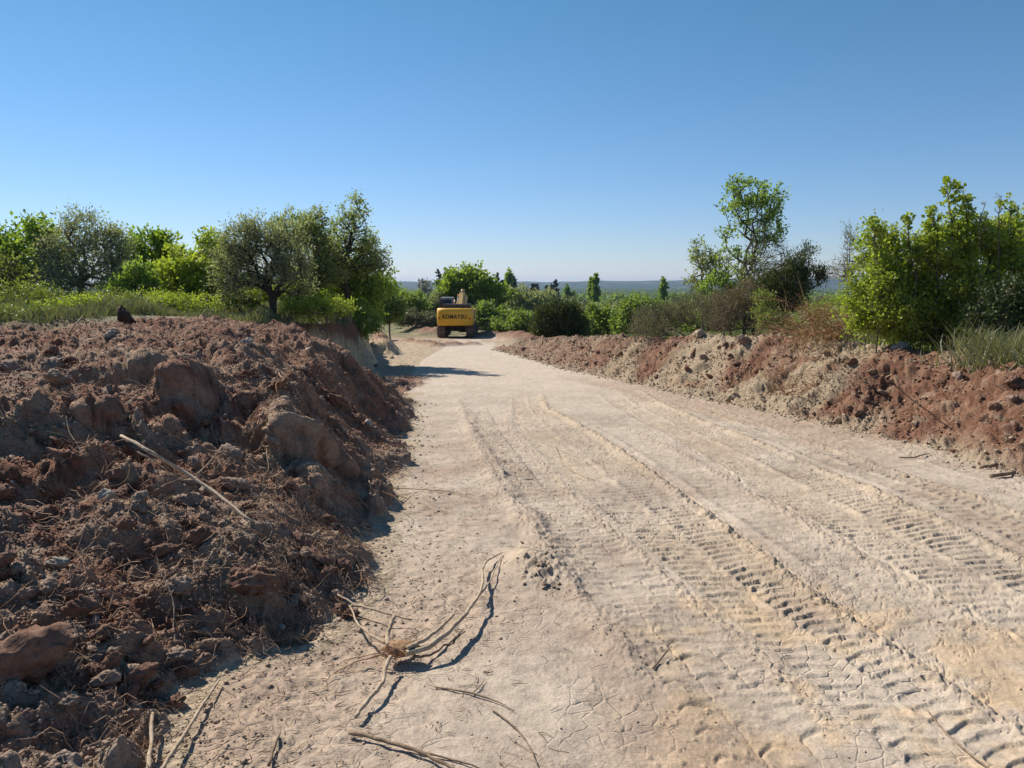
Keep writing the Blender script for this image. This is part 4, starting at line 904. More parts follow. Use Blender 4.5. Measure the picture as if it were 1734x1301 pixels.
bm = bmesh.new(); rod(bm, (x0-.16, 1.3, 2.0), (x0-.16, 1.3, 2.7), .015, 8); box(bm, x0-.24, x0-.07, 1.27, 1.30, 2.4, 2.7); bm_obj('mirror', bm, BLK, cab)
bm = bmesh.new()
for xx in (1.28,):
    for (a, b) in (((xx, -.4, 2.1), (xx, -.4, 2.62)), ((xx, .5, 2.1), (xx, .5, 2.62)), ((xx, 1.2, 2.1), (xx, 1.2, 2.62)), ((xx, -.4, 2.62), (xx, 1.2, 2.62)), ((xx, -.4, 2.36), (xx, 1.2, 2.36))): rod(bm, a, b, .018, 8)
bm_obj('handrail', bm, BLK, EX)
# boom, arm, bucket (all forward of the cab)
bm = bmesh.new(); prism_x(bm, [(.15, 1.25), (.6, 1.2), (1.6, 2.15), (2.9, 2.85), (4.4, 2.65), (6.1, 1.95), (6.2, 2.2), (4.5, 3.1), (2.9, 3.46), (2.3, 3.36), (.9, 2.3)], -.10, .24); bo = bm_obj('boom', bm, BOOMY, EX, bev=.02)
bm = bmesh.new(); rod(bm, (-.04, 2.3, 3.38), (-.04, 3.6, 3.52), .045, 10); rod(bm, (.16, 2.3, 3.38), (.16, 3.6, 3.48), .03, 8); bm_obj('hydraulic_hoses', bm, DKG, bo)
for xx in (-.23, .37):
    bm = bmesh.new(); rod(bm, (xx, 1.15, 1.25), (xx, 2.0, 2.6), .085, 14); c_ = bm_obj('boom_cylinder', bm, BOOMY, EX)
    bm = bmesh.new(); rod(bm, (xx, 2.0, 2.6), (xx, 2.6, 3.10), .05, 12); bm_obj('piston_rod', bm, CHR, c_)
    bm = bmesh.new(); rod(bm, (xx-.07, 2.6, 3.10), (xx+.07, 2.6, 3.10), .10, 12); bm_obj('pin_boss', bm, BOOMY, c_)
bm = bmesh.new(); rod(bm, (.07, 2.95, 3.58), (.07, 4.6, 3.52), .075, 12); rod(bm, (.07, 2.6, 3.44), (.07, 2.95, 3.58), .07, 10); c_ = bm_obj('arm_cylinder', bm, BOOMY, EX)
bm = bmesh.new(); rod(bm, (.07, 4.6, 3.52), (.07, 6.2, 3.05), .05, 12); bm_obj('piston_rod', bm, CHR, c_)
bm = bmesh.new(); prism_x(bm, [(6.05, 3.1), (6.5, 2.95), (6.55, 2.2), (6.1, .85), (5.85, .85), (5.9, 2.3)], -.16, .22); bm_obj('arm', bm, BOOMY, EX, bev=.02)
bm = bmesh.new(); prism_x(bm, [(5.95, 1.0), (6.25, .95), (6.5, .5), (6.35, .02), (5.8, -.08), (5.15, .18), (5.12, .26), (5.75, .10), (6.15, .2), (6.25, .5), (6.0, .8)], -.52, .58)
bk = bm_obj('bucket', bm, DKG, EX)
for q in range(5):
    bm = bmesh.new(); xx = -.45+q*.235; prism_x(bm, [(5.18, .27), (5.2, .15), (4.92, .22)], xx, xx+.09); bm_obj('tooth', bm, DKG, bk)

# ---------------------------------------------------------------- sticks, roots, stones
RK = .72
def path_tube(pts, radii_, sides=6, jit=0., g=None, sub=3):
    p = np.array(pts, float); t = np.arange(len(p)); tt = np.linspace(0, len(p)-1, (len(p)-1)*sub+1)
    q = np.stack([np.interp(tt, t, p[:, i]) for i in range(3)], 1)
    for _ in range(2): q[1:-1] = .25*q[:-2]+.5*q[1:-1]+.25*q[2:]
    if g is not None: q[1:-1] += g.normal(size=q[1:-1].shape)*jit
    r = np.interp(tt, np.linspace(0, len(p)-1, len(radii_)), radii_)
    if g is not None: r = r*g.uniform(.88, 1.12, len(r))
    q = np.concatenate([q[:1]-(q[1]-q[0])*.04, q, q[-1:]+(q[-1]-q[-2])*.04]); r = np.concatenate([[r[0]*.08], r, [r[-1]*.08]])*RK
    d = np.gradient(q, axis=0); d /= np.linalg.norm(d, axis=1, keepdims=True)+1e-9
    up = np.array([0, 0, 1.]) if abs(d[:, 2]).mean() < .8 else np.array([1., 0, 0])
    u = np.cross(up, d); u /= np.linalg.norm(u, axis=1, keepdims=True)+1e-9; v = np.cross(d, u); an = np.arange(sides)*2*np.pi/sides
    V = (q[:, None]+(u[:, None]*np.cos(an)[None, :, None]+v[:, None]*np.sin(an)[None, :, None])*r[:, None, None]).reshape(-1, 3)
    n = len(q); k = (np.arange(n-1)*sides)[:, None]; i = np.arange(sides)[None]; j = (i+1) % sides
    Fq = np.stack([k+i, k+j, k+j+sides, k+i+sides], -1).reshape(-1, 4)
    cap0 = np.stack([np.full(sides-2, 0), np.arange(2, sides), np.arange(1, sides-1), np.arange(1, sides-1)], 1)
    return V, Fq
def tube_mesh(name, parts, m, origin):
    Vs, Fs, o = [], [], 0
    for V, F_ in parts: Vs.append(V); Fs.append(F_+o); o += len(V)
    return mesh_from(name, np.concatenate(Vs)-origin, np.concatenate(Fs), m, True)
def ground_path(px, ups):
    out = []
    for (a, b), u in zip(px, ups): h = hit(a, b); h = h+np.array([0, 0, u]); out.append(h)
    return out
def seen_path(px, ups):
    """points raised above the land but still seen at their pixel"""
    out = []
    for (a, b), u in zip(px, ups):
        h = hit(a, b); dx, dy, dz = ray(a, b); t = h[1]/dy
        if u > 0:
            for _ in range(6):
                p = np.array([dx*t, dy*t, CAM_Z+dz*t]); e = p[2]-float(height(p[0], p[1])[0])-u; t = t+e/(-dz+.02)*.8
        out.append(np.array([dx*t, dy*t, CAM_Z+dz*t]))
    return out
gs = np.random.default_rng(3)
rb = seen_path([(680, 1098)], [.07])[0]
RS = link('uprooted_bush', None, label='uprooted bush stump with long bent bare stems lying on the dirt in the foreground', cat='uprooted bush', loc=tuple(rb))
def rpart(name, px, ups, rad, m=STICK, **kw):
    V, Fq = path_tube(seen_path(px, ups), rad, 8, .0025, gs, 4); return link(name, tube_mesh(name, [(V, Fq)], m, rb), parent=RS)
rpart('stem', [(688, 1106), (722, 1098), (760, 1070), (790, 1040), (812, 1008), (820, 980), (815, 965), (826, 948), (850, 936)], [.07, .09, .10, .10, .08, .06, .05, .05, .02], [.021, .020, .018, .015, .013, .011, .010, .009, .006])
rpart('stem', [(690, 1098), (715, 1086), (745, 1064), (764, 1046), (770, 1036)], [.09, .11, .12, .12, .12], [.014, .013, .012, .011, .007])
rpart('stem', [(812, 1008), (830, 985), (840, 960), (850, 938)], [.05, .03, .03, .02], [.008, .007, .006, .004])
rpart('stem', [(658, 1094), (655, 1078), (660, 1060), (668, 1043)], [.09, .12, .14, .16], [.017, .017, .016, .015])
rpart('stem', [(655, 1090), (625, 1075), (605, 1055), (592, 1026)], [.08, .08, .06, .05], [.011, .010, .009, .006])
rpart('stem', [(572, 1007), (600, 1024), (650, 1038), (697, 1050)], [.06, .06, .06, .05], [.006, .009, .009, .008])
rpart('stem', [(662, 1112), (650, 1135), (650, 1155), (632, 1175), (615, 1195), (602, 1214)], [.08, .06, .05, .05, .04, .03], [.014, .013, .013, .014, .014, .011])
rpart('stem', [(700, 1112), (725, 1112), (760, 1090), (785, 1065)], [.05, .02, .01, .01], [.010, .009, .008, .005], STICKD)
rpart('rootlet', [(652, 1108), (600, 1122), (565, 1140), (545, 1160)], [.07, .03, .02, .01], [.006, .004, .003, .002], ROOTM)
rpart('rootlet', [(652, 1104), (610, 1112), (575, 1122)], [.07, .04, .03], [.004, .003, .002], ROOTM)
parts = []
for i in range(150):
    p = rb+np.array([gs.normal()*.035, gs.normal()*.03, gs.normal()*.014]); dv = np.array([gs.choice([-1, 1])*gs.uniform(.5, 1), gs.normal()*.45, gs.normal()*.18]); L = gs.uniform(.03, .10); pts = [p]
    for q in range(3): pts.append(pts[-1]+dv*L/3); dv = dv+gs.normal(size=3)*.35
    parts.append(path_tube(pts, [.0035, .0015], 4, 0, None, 2))
link('root_fibres', tube_mesh('root_fibres', parts, ROOTM, rb), parent=RS)
bm = bmesh.new(); bmesh.ops.create_icosphere(bm, subdivisions=3, radius=1)
for v in bm.verts:
    c = v.co; k = 1+.25*float(perlin(np.array([c.x*2.2+3]), np.array([c.y*2.2+c.z*1.7]), 5)[0])+.12*float(perlin(np.array([c.x*6]), np.array([c.y*6+c.z*5]), 6)[0]); v.co = (c.x*.085*k, c.y*.055*k, c.z*.036*k)
bm_obj('root_crown', bm, ROOTM, RS, smooth=True)
def stick(label, px, ups, rad, m=STICK, group=None, name='stick', cat='stick', side=None):
    pts = seen_path(px, ups); o0 = pts[0]; g = gs; parts = [path_tube(pts, rad, 7, rad[0]*.15, g, 4)]
    for s_px, s_up, s_r in (side or []): parts.append(path_tube(seen_path(s_px, s_up), s_r, 6, s_r[0]*.15, g, 4))
    o = link(name, tube_mesh(name, parts, m, o0), label=label, cat=cat, group=group, loc=tuple(o0)); return o
stick('long pale stick in the bottom left corner, pointing up to the right', [(270, 1310), (300, 1262), (335, 1205), (372, 1150)], [.05, .05, .04, .03], [.011, .011, .010, .006], side=[([(372, 1160), (385, 1168), (398, 1176)], [.02, .01, .01], [.004, .002])])
stick('short thick pale stick standing up left of the longest one, bottom left', [(248, 1310), (256, 1270), (258, 1208)], [.04, .05, .05], [.013, .012, .010])
stick('short dark edged stick at the bottom, right of the two pale ones', [(455, 1296), (463, 1268), (474, 1240)], [.02, .02, .02], [.010, .010, .006], STICKD)
stick('long thick brown stick lying at the bottom edge below the uprooted bush', [(592, 1240), (635, 1251), (690, 1266), (735, 1283), (775, 1306)], [.02, .02, .02, .02, .02], [.014, .012, .011, .010, .009], STICKD, side=[([(690, 1268), (740, 1280), (790, 1292), (815, 1303)], [.01, .01, .01, .01], [.006, .004])])
stick('thin brown root running right from under the uprooted bush', [(735, 1163), (790, 1172), (835, 1184), (872, 1204)], [.01, .01, .01, .01], [.006, .006, .005, .002], STICKD, side=[([(800, 1174), (815, 1160), (822, 1150)], [.01, .01, .01], [.004, .002])])
stick('small dark forked twig standing on the bare dirt right of the uprooted bush', [(1106, 1132), (1118, 1116), (1138, 1094)], [.01, .02, .05], [.008, .007, .003], STICKD, side=[([(1106, 1131), (1110, 1118), (1110, 1106)], [.01, .02, .03], [.004, .002])])
stick('thin twig buried in the right rut at the bottom right', [(1570, 1203), (1600, 1240), (1640, 1276), (1680, 1306)], [.01, .01, .01, .01], [.005, .006, .006, .005], STICKD)
stick('thin curved twig along the lower edge, between stump and ruts', [(832, 1200), (878, 1235), (900, 1270), (910, 1296)], [.01, .01, .01, .01], [.005, .005, .004, .003], STICKD)
stick('long pale stick leaning down the front of the left soil bank', [(205, 738), (255, 765), (310, 798), (365, 835), (425, 882)], [.20, .20, .20, .16, .10], [.014, .016, .016, .014, .011], STICK, side=[([(232, 765), (262, 780), (295, 808)], [.18, .16, .12], [.006, .004])])
stick('forked stick crossing under the long pale one on the left soil bank', [(262, 832), (285, 818), (330, 806), (350, 790), (375, 758)], [.10, .14, .14, .14, .12], [.008, .009, .009, .008, .005], STICKD, side=[([(262, 828), (300, 808), (325, 810)], [.03, .04, .05], [.005, .004])])
stick('thick bent root sticking up from the clay cut at the top of the left bank', [(520, 592), (560, 574), (585, 560), (605, 540)], [.15, .15, .2, .3], [.025, .030, .025, .012], STICK)
stick('dead stalk slanting up against the left brambles', [(115, 568), (140, 530), (175, 495), (216, 465)], [.1, .5, .9, 1.2], [.012, .010, .008, .004], STICKD, side=[([(165, 505), (190, 482), (222, 474)], [.7, .9, 1.1], [.007, .003])])
stick('dead stalk with a crooked tip at the centre of the left bank crest', [(455, 538), (440, 524), (430, 515)], [.05, .2, .3], [.018, .014, .008], STICKD)
stick('thin branch on the mound crest pointing right over the roots', [(465, 548), (490, 538), (512, 526)], [.05, .12, .2], [.014, .011, .006], STICKD)
stick('thin dark stalk leaning right behind the upturned sod', [(258, 532), (247, 518), (237, 508)], [.05, .2, .35], [.010, .008, .004], STICKD)
stick('pale forked branch lying on the middle of the right bank', [(1445, 648), (1464, 658), (1490, 644), (1510, 634)], [.04, .04, .03, .02], [.016, .018, .015, .010], STICK)
stick('reddish branch sticking out of the top of the right bank', [(1410, 602), (1420, 590), (1427, 574)], [.03, .15, .3], [.018, .016, .010], ROOTM)
stick('forked pale branch at the foot of the rusty brush heap', [(1358, 560), (1368, 572), (1382, 588), (1392, 598)], [.12, .1, .06, .03], [.014, .014, .012, .008], STICK)
stick('grey stick lying in the lug marks in front of the right bank', [(1522, 774), (1545, 776), (1573, 768)], [.02, .02, .02], [.014, .013, .008], STICKD)
stick('weathered broken board end at the foot of the right bank, nearer the road', [(1660, 792), (1688, 787)], [.03, .03], [.030, .028], STICKD, name='wood_piece', cat='wood piece')
stick('longer weathered board end beyond the first at the right edge', [(1678, 806), (1718, 800)], [.03, .03], [.030, .026], STICKD, name='wood_piece', cat='wood piece')
stick('long thin grass stalk lying across the rut in the middle of the road', [(885, 722), (915, 745), (960, 768), (985, 776)], [.01, .01, .01, .01], [.006, .005, .003], STICK)
stick('second thin stalk below the first in the middle of the road', [(940, 755), (955, 790), (985, 806), (1015, 815)], [.01, .01, .01, .01], [.006, .005, .003], STICK)
stick('thin horizontal branch lying over the dirt beside the left soil bank', [(648, 826), (700, 828), (770, 832), (805, 846)], [.02, .02, .02, .01], [.007, .006, .005, .003], STICK, side=[([(715, 828), (725, 840), (737, 852)], [.01, .01, .01], [.004, .002])])
for i, (px_, y0_, y1_, rel_) in enumerate([(918, 583, 573, 0), (1152, 570, 560, 0)]):
    b = hit(px_, y0_); h_ = (y0_-y1_)/FPX*b[1]*1.1+.1; bm = bmesh.new(); box(bm, -.03, .03, -.03, .03, -.1, h_); bmesh.ops.bevel(bm, geom=bm.edges[:], offset=.006, segments=1)
    me = bpy.data.meshes.new('survey_stake'); bm.to_mesh(me); bm.free(); me.materials.append(STICK); o = link('survey_stake', me, label=['wooden survey stake in front of the round dark juniper', 'wooden survey stake on the crest of the right bank'][i], cat='stake', loc=tuple(b)); o.rotation_euler = (R(3), R(4-7*i), .4)
# twigs and roots matted over the soil
def twig_proto(seed, n=5):
    g = np.random.default_rng(seed); parts = []; p = np.zeros(3); a = 0.; pts = [p]
    for q in range(n): a += g.normal()*.35; pts.append(pts[-1]+np.array([math.cos(a), math.sin(a), g.normal()*.10])/n)
    parts.append(path_tube(pts, [.009, .007, .003], 5, 0, None, 3))
    if g.random() < .6: q0 = pts[2]; parts.append(path_tube([q0, q0+np.array([.15, .14, .02]), q0+np.array([.22, .30, .03])], [.006, .003], 4, 0, None, 2))
    return parts
TW = [[tube_mesh('twig', twig_proto(900+i), m_, np.zeros(3)) for m_ in (STICKD, ROOTM, STICK)] for i in range(6)]
def lay(mesh_, name, label, cat, group, x, y, s, rz, tilt=0, up=.01, tl=0):
    e = .12*max(s, .3); z = float(height(x, y)[0]); zx = float(height(x+e*math.cos(rz), y+e*math.sin(rz))[0]); pit = -math.atan2(zx-z, e)*.8+tilt
    o = link(name, mesh_, label=label, cat=cat, group=group, loc=(x, y, z+up)); o.rotation_euler = (tl, max(-1.1, min(1.1, pit)), rz); o.scale = (s, s, s); return o
g = np.random.default_rng(17)
for i in range(120):
    u = g.uniform(0, 690) if g.random() < .55 else g.uniform(330, 680); v = g.uniform(560, 1180)
    if v > 1050 and u > 330 or v > 700 and u > 660: continue
    h = hit(u, v)
    if h[1] > 20: continue
    s = g.uniform(.18, .55)*(1 if h[1] < 6 else 1.5+.9*(u > 430)); rz = g.normal(-.6, .5) if u > 380 else g.uniform(0, 6.28)
    lay(TW[g.integers(6)][g.choice(3, p=[.45, .4, .15])], 'twig', 'dead twig or root lying on the soil bank left of the road', 'twig', 'twigs and roots on the left soil bank', h[0], h[1], s, rz, g.normal()*.12, .02)
for i in range(75):
    u = g.uniform(480, 1000) if g.random() < .7 else g.uniform(250, 800); v = g.uniform(800, 1295); h = hit(u, v)
    if u < 640 and v < 1080: continue
    lay(TW[g.integers(6)][g.choice(3, p=[.6, .2, .2])], 'twig', 'thin twig pressed into the bare dirt beside the left soil bank', 'twig', 'twigs on the bare dirt in the foreground', h[0], h[1], g.uniform(.06, .26), g.uniform(0, 6.28), 0, .004)
for i in range(45):
    u = g.uniform(1180, 1730); v = g.uniform(585, 690); h = hit(u, v)
    if h[1] > 22: continue
    lay(TW[g.integers(6)][g.choice(3, p=[.4, .45, .15])], 'twig', 'dead twig or root lying on the earth bank right of the road', 'twig', 'twigs and roots on the right earth bank', h[0], h[1], g.uniform(.4, 1.1), g.uniform(0, 6.28), g.normal()*.15, .03)
# stones and clods
def stone_mesh(name, seed, m, blocky=.3, sub=4):
    bm = bmesh.new(); bmesh.ops.create_icosphere(bm, subdivisions=sub, radius=1); co = np.array([v.co[:] for v in bm.verts]); g = np.random.default_rng(seed)
    for _ in range(9):     # flat broken facets
        d = rand_dir(1, g)[0]; k = g.uniform(.45, .8); t = co@d; co = co-np.maximum(t-k, 0)[:, None]*d*(.6+.4*blocky)
    q = co*2.5+seed; n = fbm(q[:, 0]+q[:, 2]*.7, q[:, 1]-q[:, 2]*.6, 3, seed % 50); n2 = fbm(q[:, 0]*4+q[:, 2]*3, q[:, 1]*4-q[:, 2]*2, 2, 9)
    co = co*(1+.30*n+.15*n2)[:, None]*np.array([1, .78, .62])
    for v, c in zip(bm.verts, co): v.co = c
    me = bpy.data.meshes.new(name); bm.to_mesh(me); bm.free(); me.materials.append(m)
    for p in me.polygons: p.use_smooth = True
    return me
def clod_mat(name, c1, c2):
    m, nt, b = mat(name); n = noise_node(nt, 2.2, 6, .7); n2 = noise_node(nt, 14, 4, .7); mx = nt.nodes.new('ShaderNodeMix'); mx.data_type = 'RGBA'
    nt.links.new(maprange(nt, n.outputs[0], .35, .65, 0, 1), mx.inputs[0]); mx.inputs[6].default_value = (*c1, 1); mx.inputs[7].default_value = (*c2, 1)
    nt.links.new(vmul(nt, mx.outputs[2], maprange(nt, n2.outputs[0], .3, .7, .75, 1.2)), b.inputs['Base Color'])
    h = math_node(nt, 'ADD', n.outputs[0], math_node(nt, 'MULTIPLY', n2.outputs[0], .4)); bump(nt, b, h, .5, .04); return m
CLM = [clod_mat('clod_red', (.15, .078, .052), (.245, .145, .105)), clod_mat('clod_dusty', (.24, .165, .12), (.33, .245, .19)), clod_mat('stone_pale', (.33, .29, .24), (.42, .37, .31)), clod_mat('clod_tan', (.36, .27, .19), (.46, .36, .26))]
ST = [[stone_mesh('clod', 20+i, m_) for i in range(5)] for m_ in CLM]
def put_clod(u, v, s, mi, name, label, cat, group, g, sink=.25):
    h = hit(u, v)
    if h[1] > 45: return None
    o = link(name, ST[mi][g.integers(5)], label=label, cat=cat, group=group, loc=(h[0], h[1], float(height(h[0], h[1])[0])+s*(.5-sink))); o.rotation_euler = (g.normal()*.4, g.normal()*.4, g.uniform(0, 6.28)); o.scale = (s, s, s*g.uniform(.8, 1.1)); return o
g = np.random.default_rng(23)
named = [  # px, py, radius m, material, label
 (45, 1130, .20, 0, 'huge brown clod with a flat dark underside at the left edge, low down'), (95, 1125, .09, 1, 'dusty clod touching the right of the huge brown one'), (318, 1140, .062, 0, 'square reddish clod on the edge of the bare dirt, bottom left'),
 (430, 990, .12, 0, 'large red brown clod on the lower slope of the left bank'), (345, 915, .10, 0, 'round reddish clod halfway down the left bank'), (305, 1000, .085, 1, 'smooth dusty clod in the lower middle of the left bank'),
 (185, 845, .075, 2, 'upright pale stone below the gravelly face of the left bank'), (235, 855, .08, 1, 'knobbly dusty clod right of the upright pale stone'), (140, 1035, .08, 0, 'orange brown clod above the huge clod'),
 (500, 1022, .05, 2, 'pale grey stone near the toe of the left bank'), (475, 1065, .035, 2, 'small light stone at the toe of the left bank'), (502, 790, .08, 1, 'squarish clod sticking up in the middle of the left bank'), (390, 775, .10, 1, 'rounded tan clod beside the end of the long pale stick'),
 (85, 628, .17, 1, 'big grey brown boulder-like clod near the left edge of the crest'), (20, 628, .13, 1, 'grey brown clod left of the boulder-like one at the edge'), (187, 572, .11, 2, 'pale stone on the crest of the left bank'), (415, 583, .10, 2, 'pale stone among roots on the crest, centre left'), (545, 563, .10, 2, 'white stone lying among roots by the clay cut'),
 (1183, 571, .22, 3, 'pale rounded boulder on the crest of the right bank'), (1525, 590, .16, 2, 'grey stone beside the hole at the top of the right bank'), (1260, 582, .2, 1, 'angular clod on the crest of the right bank'), (1532, 808, .05, 3, 'tan clod alone on the road in front of the right bank'), (665, 655, .10, 1, 'knobbly clod on the tan ledge by the far end of the left bank')]
for u, v, s, mi, lab in named: put_clod(u, v, s, mi, 'stone' if mi == 2 else 'clod', lab, 'stone' if mi == 2 else 'clod', None, g, .3)
for i in range(185):
    u = g.uniform(0, 690); v = 560+640*g.random()**.8
    if v > 1090 and u > 330-1.2*(v-1090)*0 or (u > 480 and v > 1060) or (u > 640 and v > 700): continue
    h = hit(u, v); s = g.uniform(.016, .05)*(1+.10*h[1])*(1.6 if g.random() < .12 else 1); mi = g.choice([0, 1, 2], p=[.60, .36, .04])
    put_clod(u, v, s, mi, 'clod' if mi < 2 else 'stone', ['reddish clod of earth on the left soil bank', 'dusty tan clod of earth on the left soil bank', 'small pale stone on the left soil bank'][mi], 'clod' if mi < 2 else 'stone', ['reddish clods on the left soil bank', 'dusty clods on the left soil bank', 'pale stones on the left soil bank'][mi], g)
for i in range(62):
    t = g.random(); u = 850+t*884; lo = np.interp(u, [850, 1000, 1300, 1734], [590, 625, 695, 800]); hi_ = np.interp(u, [850, 1000, 1300, 1734], [583, 580, 580, 640]); v = lo+(hi_-lo)*g.random()
    h = hit(u, v); s = g.uniform(.03, .08)*(1+.03*h[1])*(1.6 if g.random() < .1 else 1); mi = 3 if v > lo-.2*(lo-hi_) and g.random() < .6 else (0 if g.random() < .75 else 1)
    put_clod(u, v, s, mi, 'clod', {3: 'tan clod of earth on the right bank', 0: 'reddish clod of earth on the right bank', 1: 'dusty clod of earth on the right bank'}[mi], 'clod', {3: 'tan clods on the right bank', 0: 'reddish clods on the right bank', 1: 'dusty clods on the right bank'}[mi], g)
for i in range(26):
    u = 925+g.normal()*22; v = 965+g.normal()*24
    put_clod(u, v, g.uniform(.008, .024), 3, 'clod', 'small crumb of tan soil round the pushed up lump on the road', 'clod', 'crumbs round the lump on the road', g, .2)
# upturned sod on the crest
b = hit(213, 548); me = stone_mesh('upturned_sod', 77, clod_mat('sod_dark', (.05, .03, .022), (.10, .06, .045)), .6); o = link('upturned_sod', me, label='dark upturned sod with a pointed tip on the crest of the left bank', cat='sod', loc=(b[0], b[1], b[2]+.12)); o.rotation_euler = (.2, .9, .3); o.scale = (.27, .24, .20)
# gravel: countless crumbs
def pebbles(name, label, x, y, s, cols, seed):
    g = np.random.default_rng(seed); n = len(x); base = np.array([(1,0,0),(-1,0,0),(0,1,0),(0,-1,0),(0,0,1),(0,0,-1)], float); tri = np.array([(0,2,4),(2,1,4),(1,3,4),(3,0,4),(2,0,5),(1,2,5),(3,1,5),(0,3,5)])
    V = base[None]*g.uniform(.6, 1.2, (n, 6, 1)); a = g.uniform(0, 6.28, n); ca, sa = np.cos(a)[:, None], np.sin(a)[:, None]; V = V+g.normal(size=V.shape)*.12
    V = np.stack([V[..., 0]*ca-V[..., 1]*sa*.8, V[..., 0]*sa+V[..., 1]*ca*.8, V[..., 2]*.7], -1)*s[:, None, None]
    z = height(x, y); V = V+np.stack([x, y, z+s*.25], 1)[:, None]
    Fq = (np.arange(n)[:, None, None]*6+tri[None]).reshape(-1, 3); ri = np.clip(np.searchsorted(rows, np.hypot(x, y)), 0, NR-1); ti = np.clip(np.searchsorted(ths, np.arctan2(x, y)), 0, NT-1); c = np.clip(.35*cols[g.integers(len(cols), size=n)]+.65*GC[ri, ti]*g.uniform(.85, 1.45, (n, 1)), 0, .6); c = np.concatenate([c, np.ones((n, 1))], 1)
    link(name, mesh_from(name, V.reshape(-1, 3), Fq, M['road'], False, {'soil': ('FLOAT_COLOR', 'POINT', np.repeat(c, 6, 0))}), kind='stuff', label=label, cat='gravel')
n = 60000; y = 2.2*np.exp(g.random(n)*math.log(15/2.2)); x = -g.uniform(.02, .8, n)*y; _, mk = terrain(x, y); ok = g.random(n) < np.clip(mk['mound']*1.0+ss(.5, 0, mk['s'])*(mk['s'] > -.6)*.18*ss(-.6, .1, mk['s']), 0, 1)
x, y = x[ok], y[ok]; s = .0035+.010*g.random(len(x))**4*(1+.12*y)+.0006*y
pebbles('gravel', 'loose gravel and crumbs of earth over the left soil bank', x, y, s, np.array([(.14,.075,.055),(.20,.12,.09),(.28,.21,.165),(.20,.18,.17),(.33,.28,.23),(.16,.09,.06)]), 1)
n = 15000; y = 6*np.exp(g.random(n)*math.log(40/6.)); x = edgeR(y)+g.uniform(-.5, 2.4, n); _, mk = terrain(x, y); ok = g.random(n) < ss(-.5, .3, mk['sR'])
x, y = x[ok], y[ok]; s = .006+.018*g.random(len(x))**4*(1+.05*y)+.0008*y
pebbles('gravel', 'loose crumbs of earth over the right bank and its foot', x, y, s, np.array([(.40,.32,.22),(.30,.20,.13),(.22,.12,.08),(.45,.37,.27)]), 2)
n = 16000; y = 2.2*np.exp(g.random(n)*math.log(16/2.2)); x = g.uniform(-.5, .8, n)*y; _, mk = terrain(x, y); ok = g.random(n) < np.clip(mk['crumb']*1.2+mk['brown']*.5+.05, 0, 1)*(mk['road'] > .5)
x, y = x[ok], y[ok]; s = .0025+.008*g.random(len(x))**4+.0005*y
pebbles('gravel', 'crumbs of dry soil along the ridges and ruts of the road', x, y, s, np.array([(.45,.36,.28),(.36,.28,.21),(.30,.22,.16)]), 3)
# dry litter on the bare dirt, nobody could count it
n = 5200; y = 2.1*np.exp(g.random(n)*math.log(9/2.1)); x = g.uniform(-.5, .12, n)*y; _, mk = terrain(x, y); ok = g.random(n) < (ss(1.7, .1, -mk['s'])*.8+.04)*(mk['s'] > -2.2)
x, y = x[ok], y[ok]; a = g.uniform(0, 6.28, len(x)); L = g.uniform(.015, .075, len(x)); z = height(x, y)+.006
x2 = x+np.cos(a)*L; y2 = y+np.sin(a)*L; z2 = height(x2, y2)+.006+g.random(len(x))*.01; r_ = g.uniform(.0008, .0022, len(x)); xm, ym, zm = (x+x2)/2+g.normal(size=len(x))*.12*L, (y+y2)/2+g.normal(size=len(x))*.12*L, np.maximum((z+z2)/2, height((x+x2)/2, (y+y2)/2)+.006)
V, Fq = tubes(np.concatenate([np.stack([x, y, z, xm, ym, zm, r_, r_], 1), np.stack([xm, ym, zm, x2, y2, z2, r_, r_*.5], 1)]), 3)
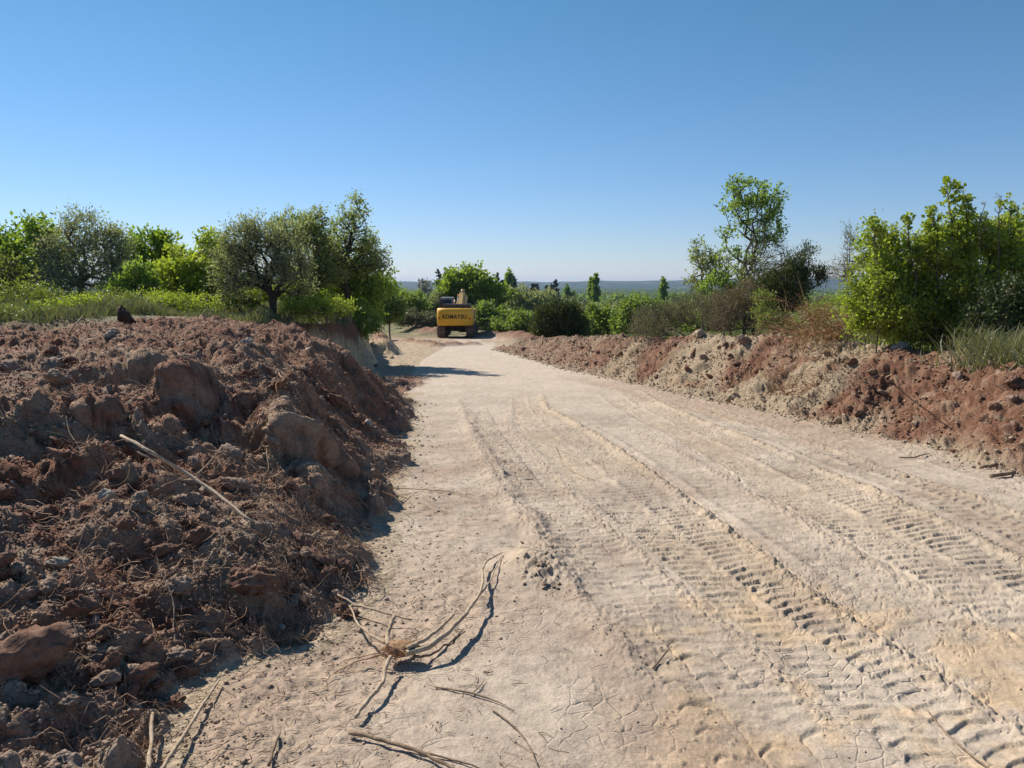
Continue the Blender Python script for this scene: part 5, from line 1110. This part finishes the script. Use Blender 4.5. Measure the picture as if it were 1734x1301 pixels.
link('plant_litter', mesh_from('plant_litter', V, Fq, STICKD), kind='stuff', label='short dry root fibres and chips scattered on the bare dirt', cat='litter')
n = 11000; y = 2.6*np.exp(g.random(n)*math.log(15/2.6)); x = -g.uniform(.1, .62, n)*y; _, mk = terrain(x, y); u_ = x/y*FPX+867; ok = (mk['mound'] > .4) & (g.random(n) < .35+.65*ss(330, 480, u_))
x, y, u_ = x[ok], y[ok], u_[ok]; a = np.where(u_ > 400, -.75+g.normal(size=len(x))*.5, g.uniform(0, 6.28, len(x))); L = g.uniform(.04, .22, len(x))*(.7+.06*y); up_ = .035+.02*g.random(len(x)); pts = [[x, y, height(x, y)+up_]]
for q in range(3):
    a = a+g.normal(size=len(x))*.35; nx_, ny_ = pts[-1][0]+np.cos(a)*L/3, pts[-1][1]+np.sin(a)*L/3; pts.append([nx_, ny_, height(nx_, ny_)+up_*g.uniform(.6, 1.5, len(x))])
r_ = g.uniform(.0012, .0032, len(x))*(.75+.05*y); segs = np.concatenate([np.stack([*pts[q], *pts[q+1], r_*(1-.2*q), r_*(.8-.2*q)], 1) for q in range(3)]); V, Fq = tubes(segs, 3)
link('root_mat', mesh_from('root_mat', V, Fq, wood_mat('dry_root', (.26, .16, .11), (.42, .29, .20), 30)), kind='stuff', label='fine torn roots matted over the left soil bank', cat='roots')
# ---------------------------------------------------------------- haze
hz = 'haze'; bm = bmesh.new(); box(bm, -9500, 9500, -9500, 9500, -40, 62)
me = bpy.data.meshes.new(hz); bm.to_mesh(me); bm.free(); m = bpy.data.materials.new('haze_air'); m.use_nodes = True; nt = m.node_tree; nt.nodes.clear()
out_ = nt.nodes.new('ShaderNodeOutputMaterial'); pv = nt.nodes.new('ShaderNodeVolumePrincipled'); pv.inputs['Color'].default_value = (.50, .67, 1.0, 1); pv.inputs['Density'].default_value = .00009; pv.inputs['Anisotropy'].default_value = .2
nt.links.new(pv.outputs[0], out_.inputs['Volume']); me.materials.append(m); link(hz, me, kind='stuff', label='thin blue haze over the distance', cat='haze')
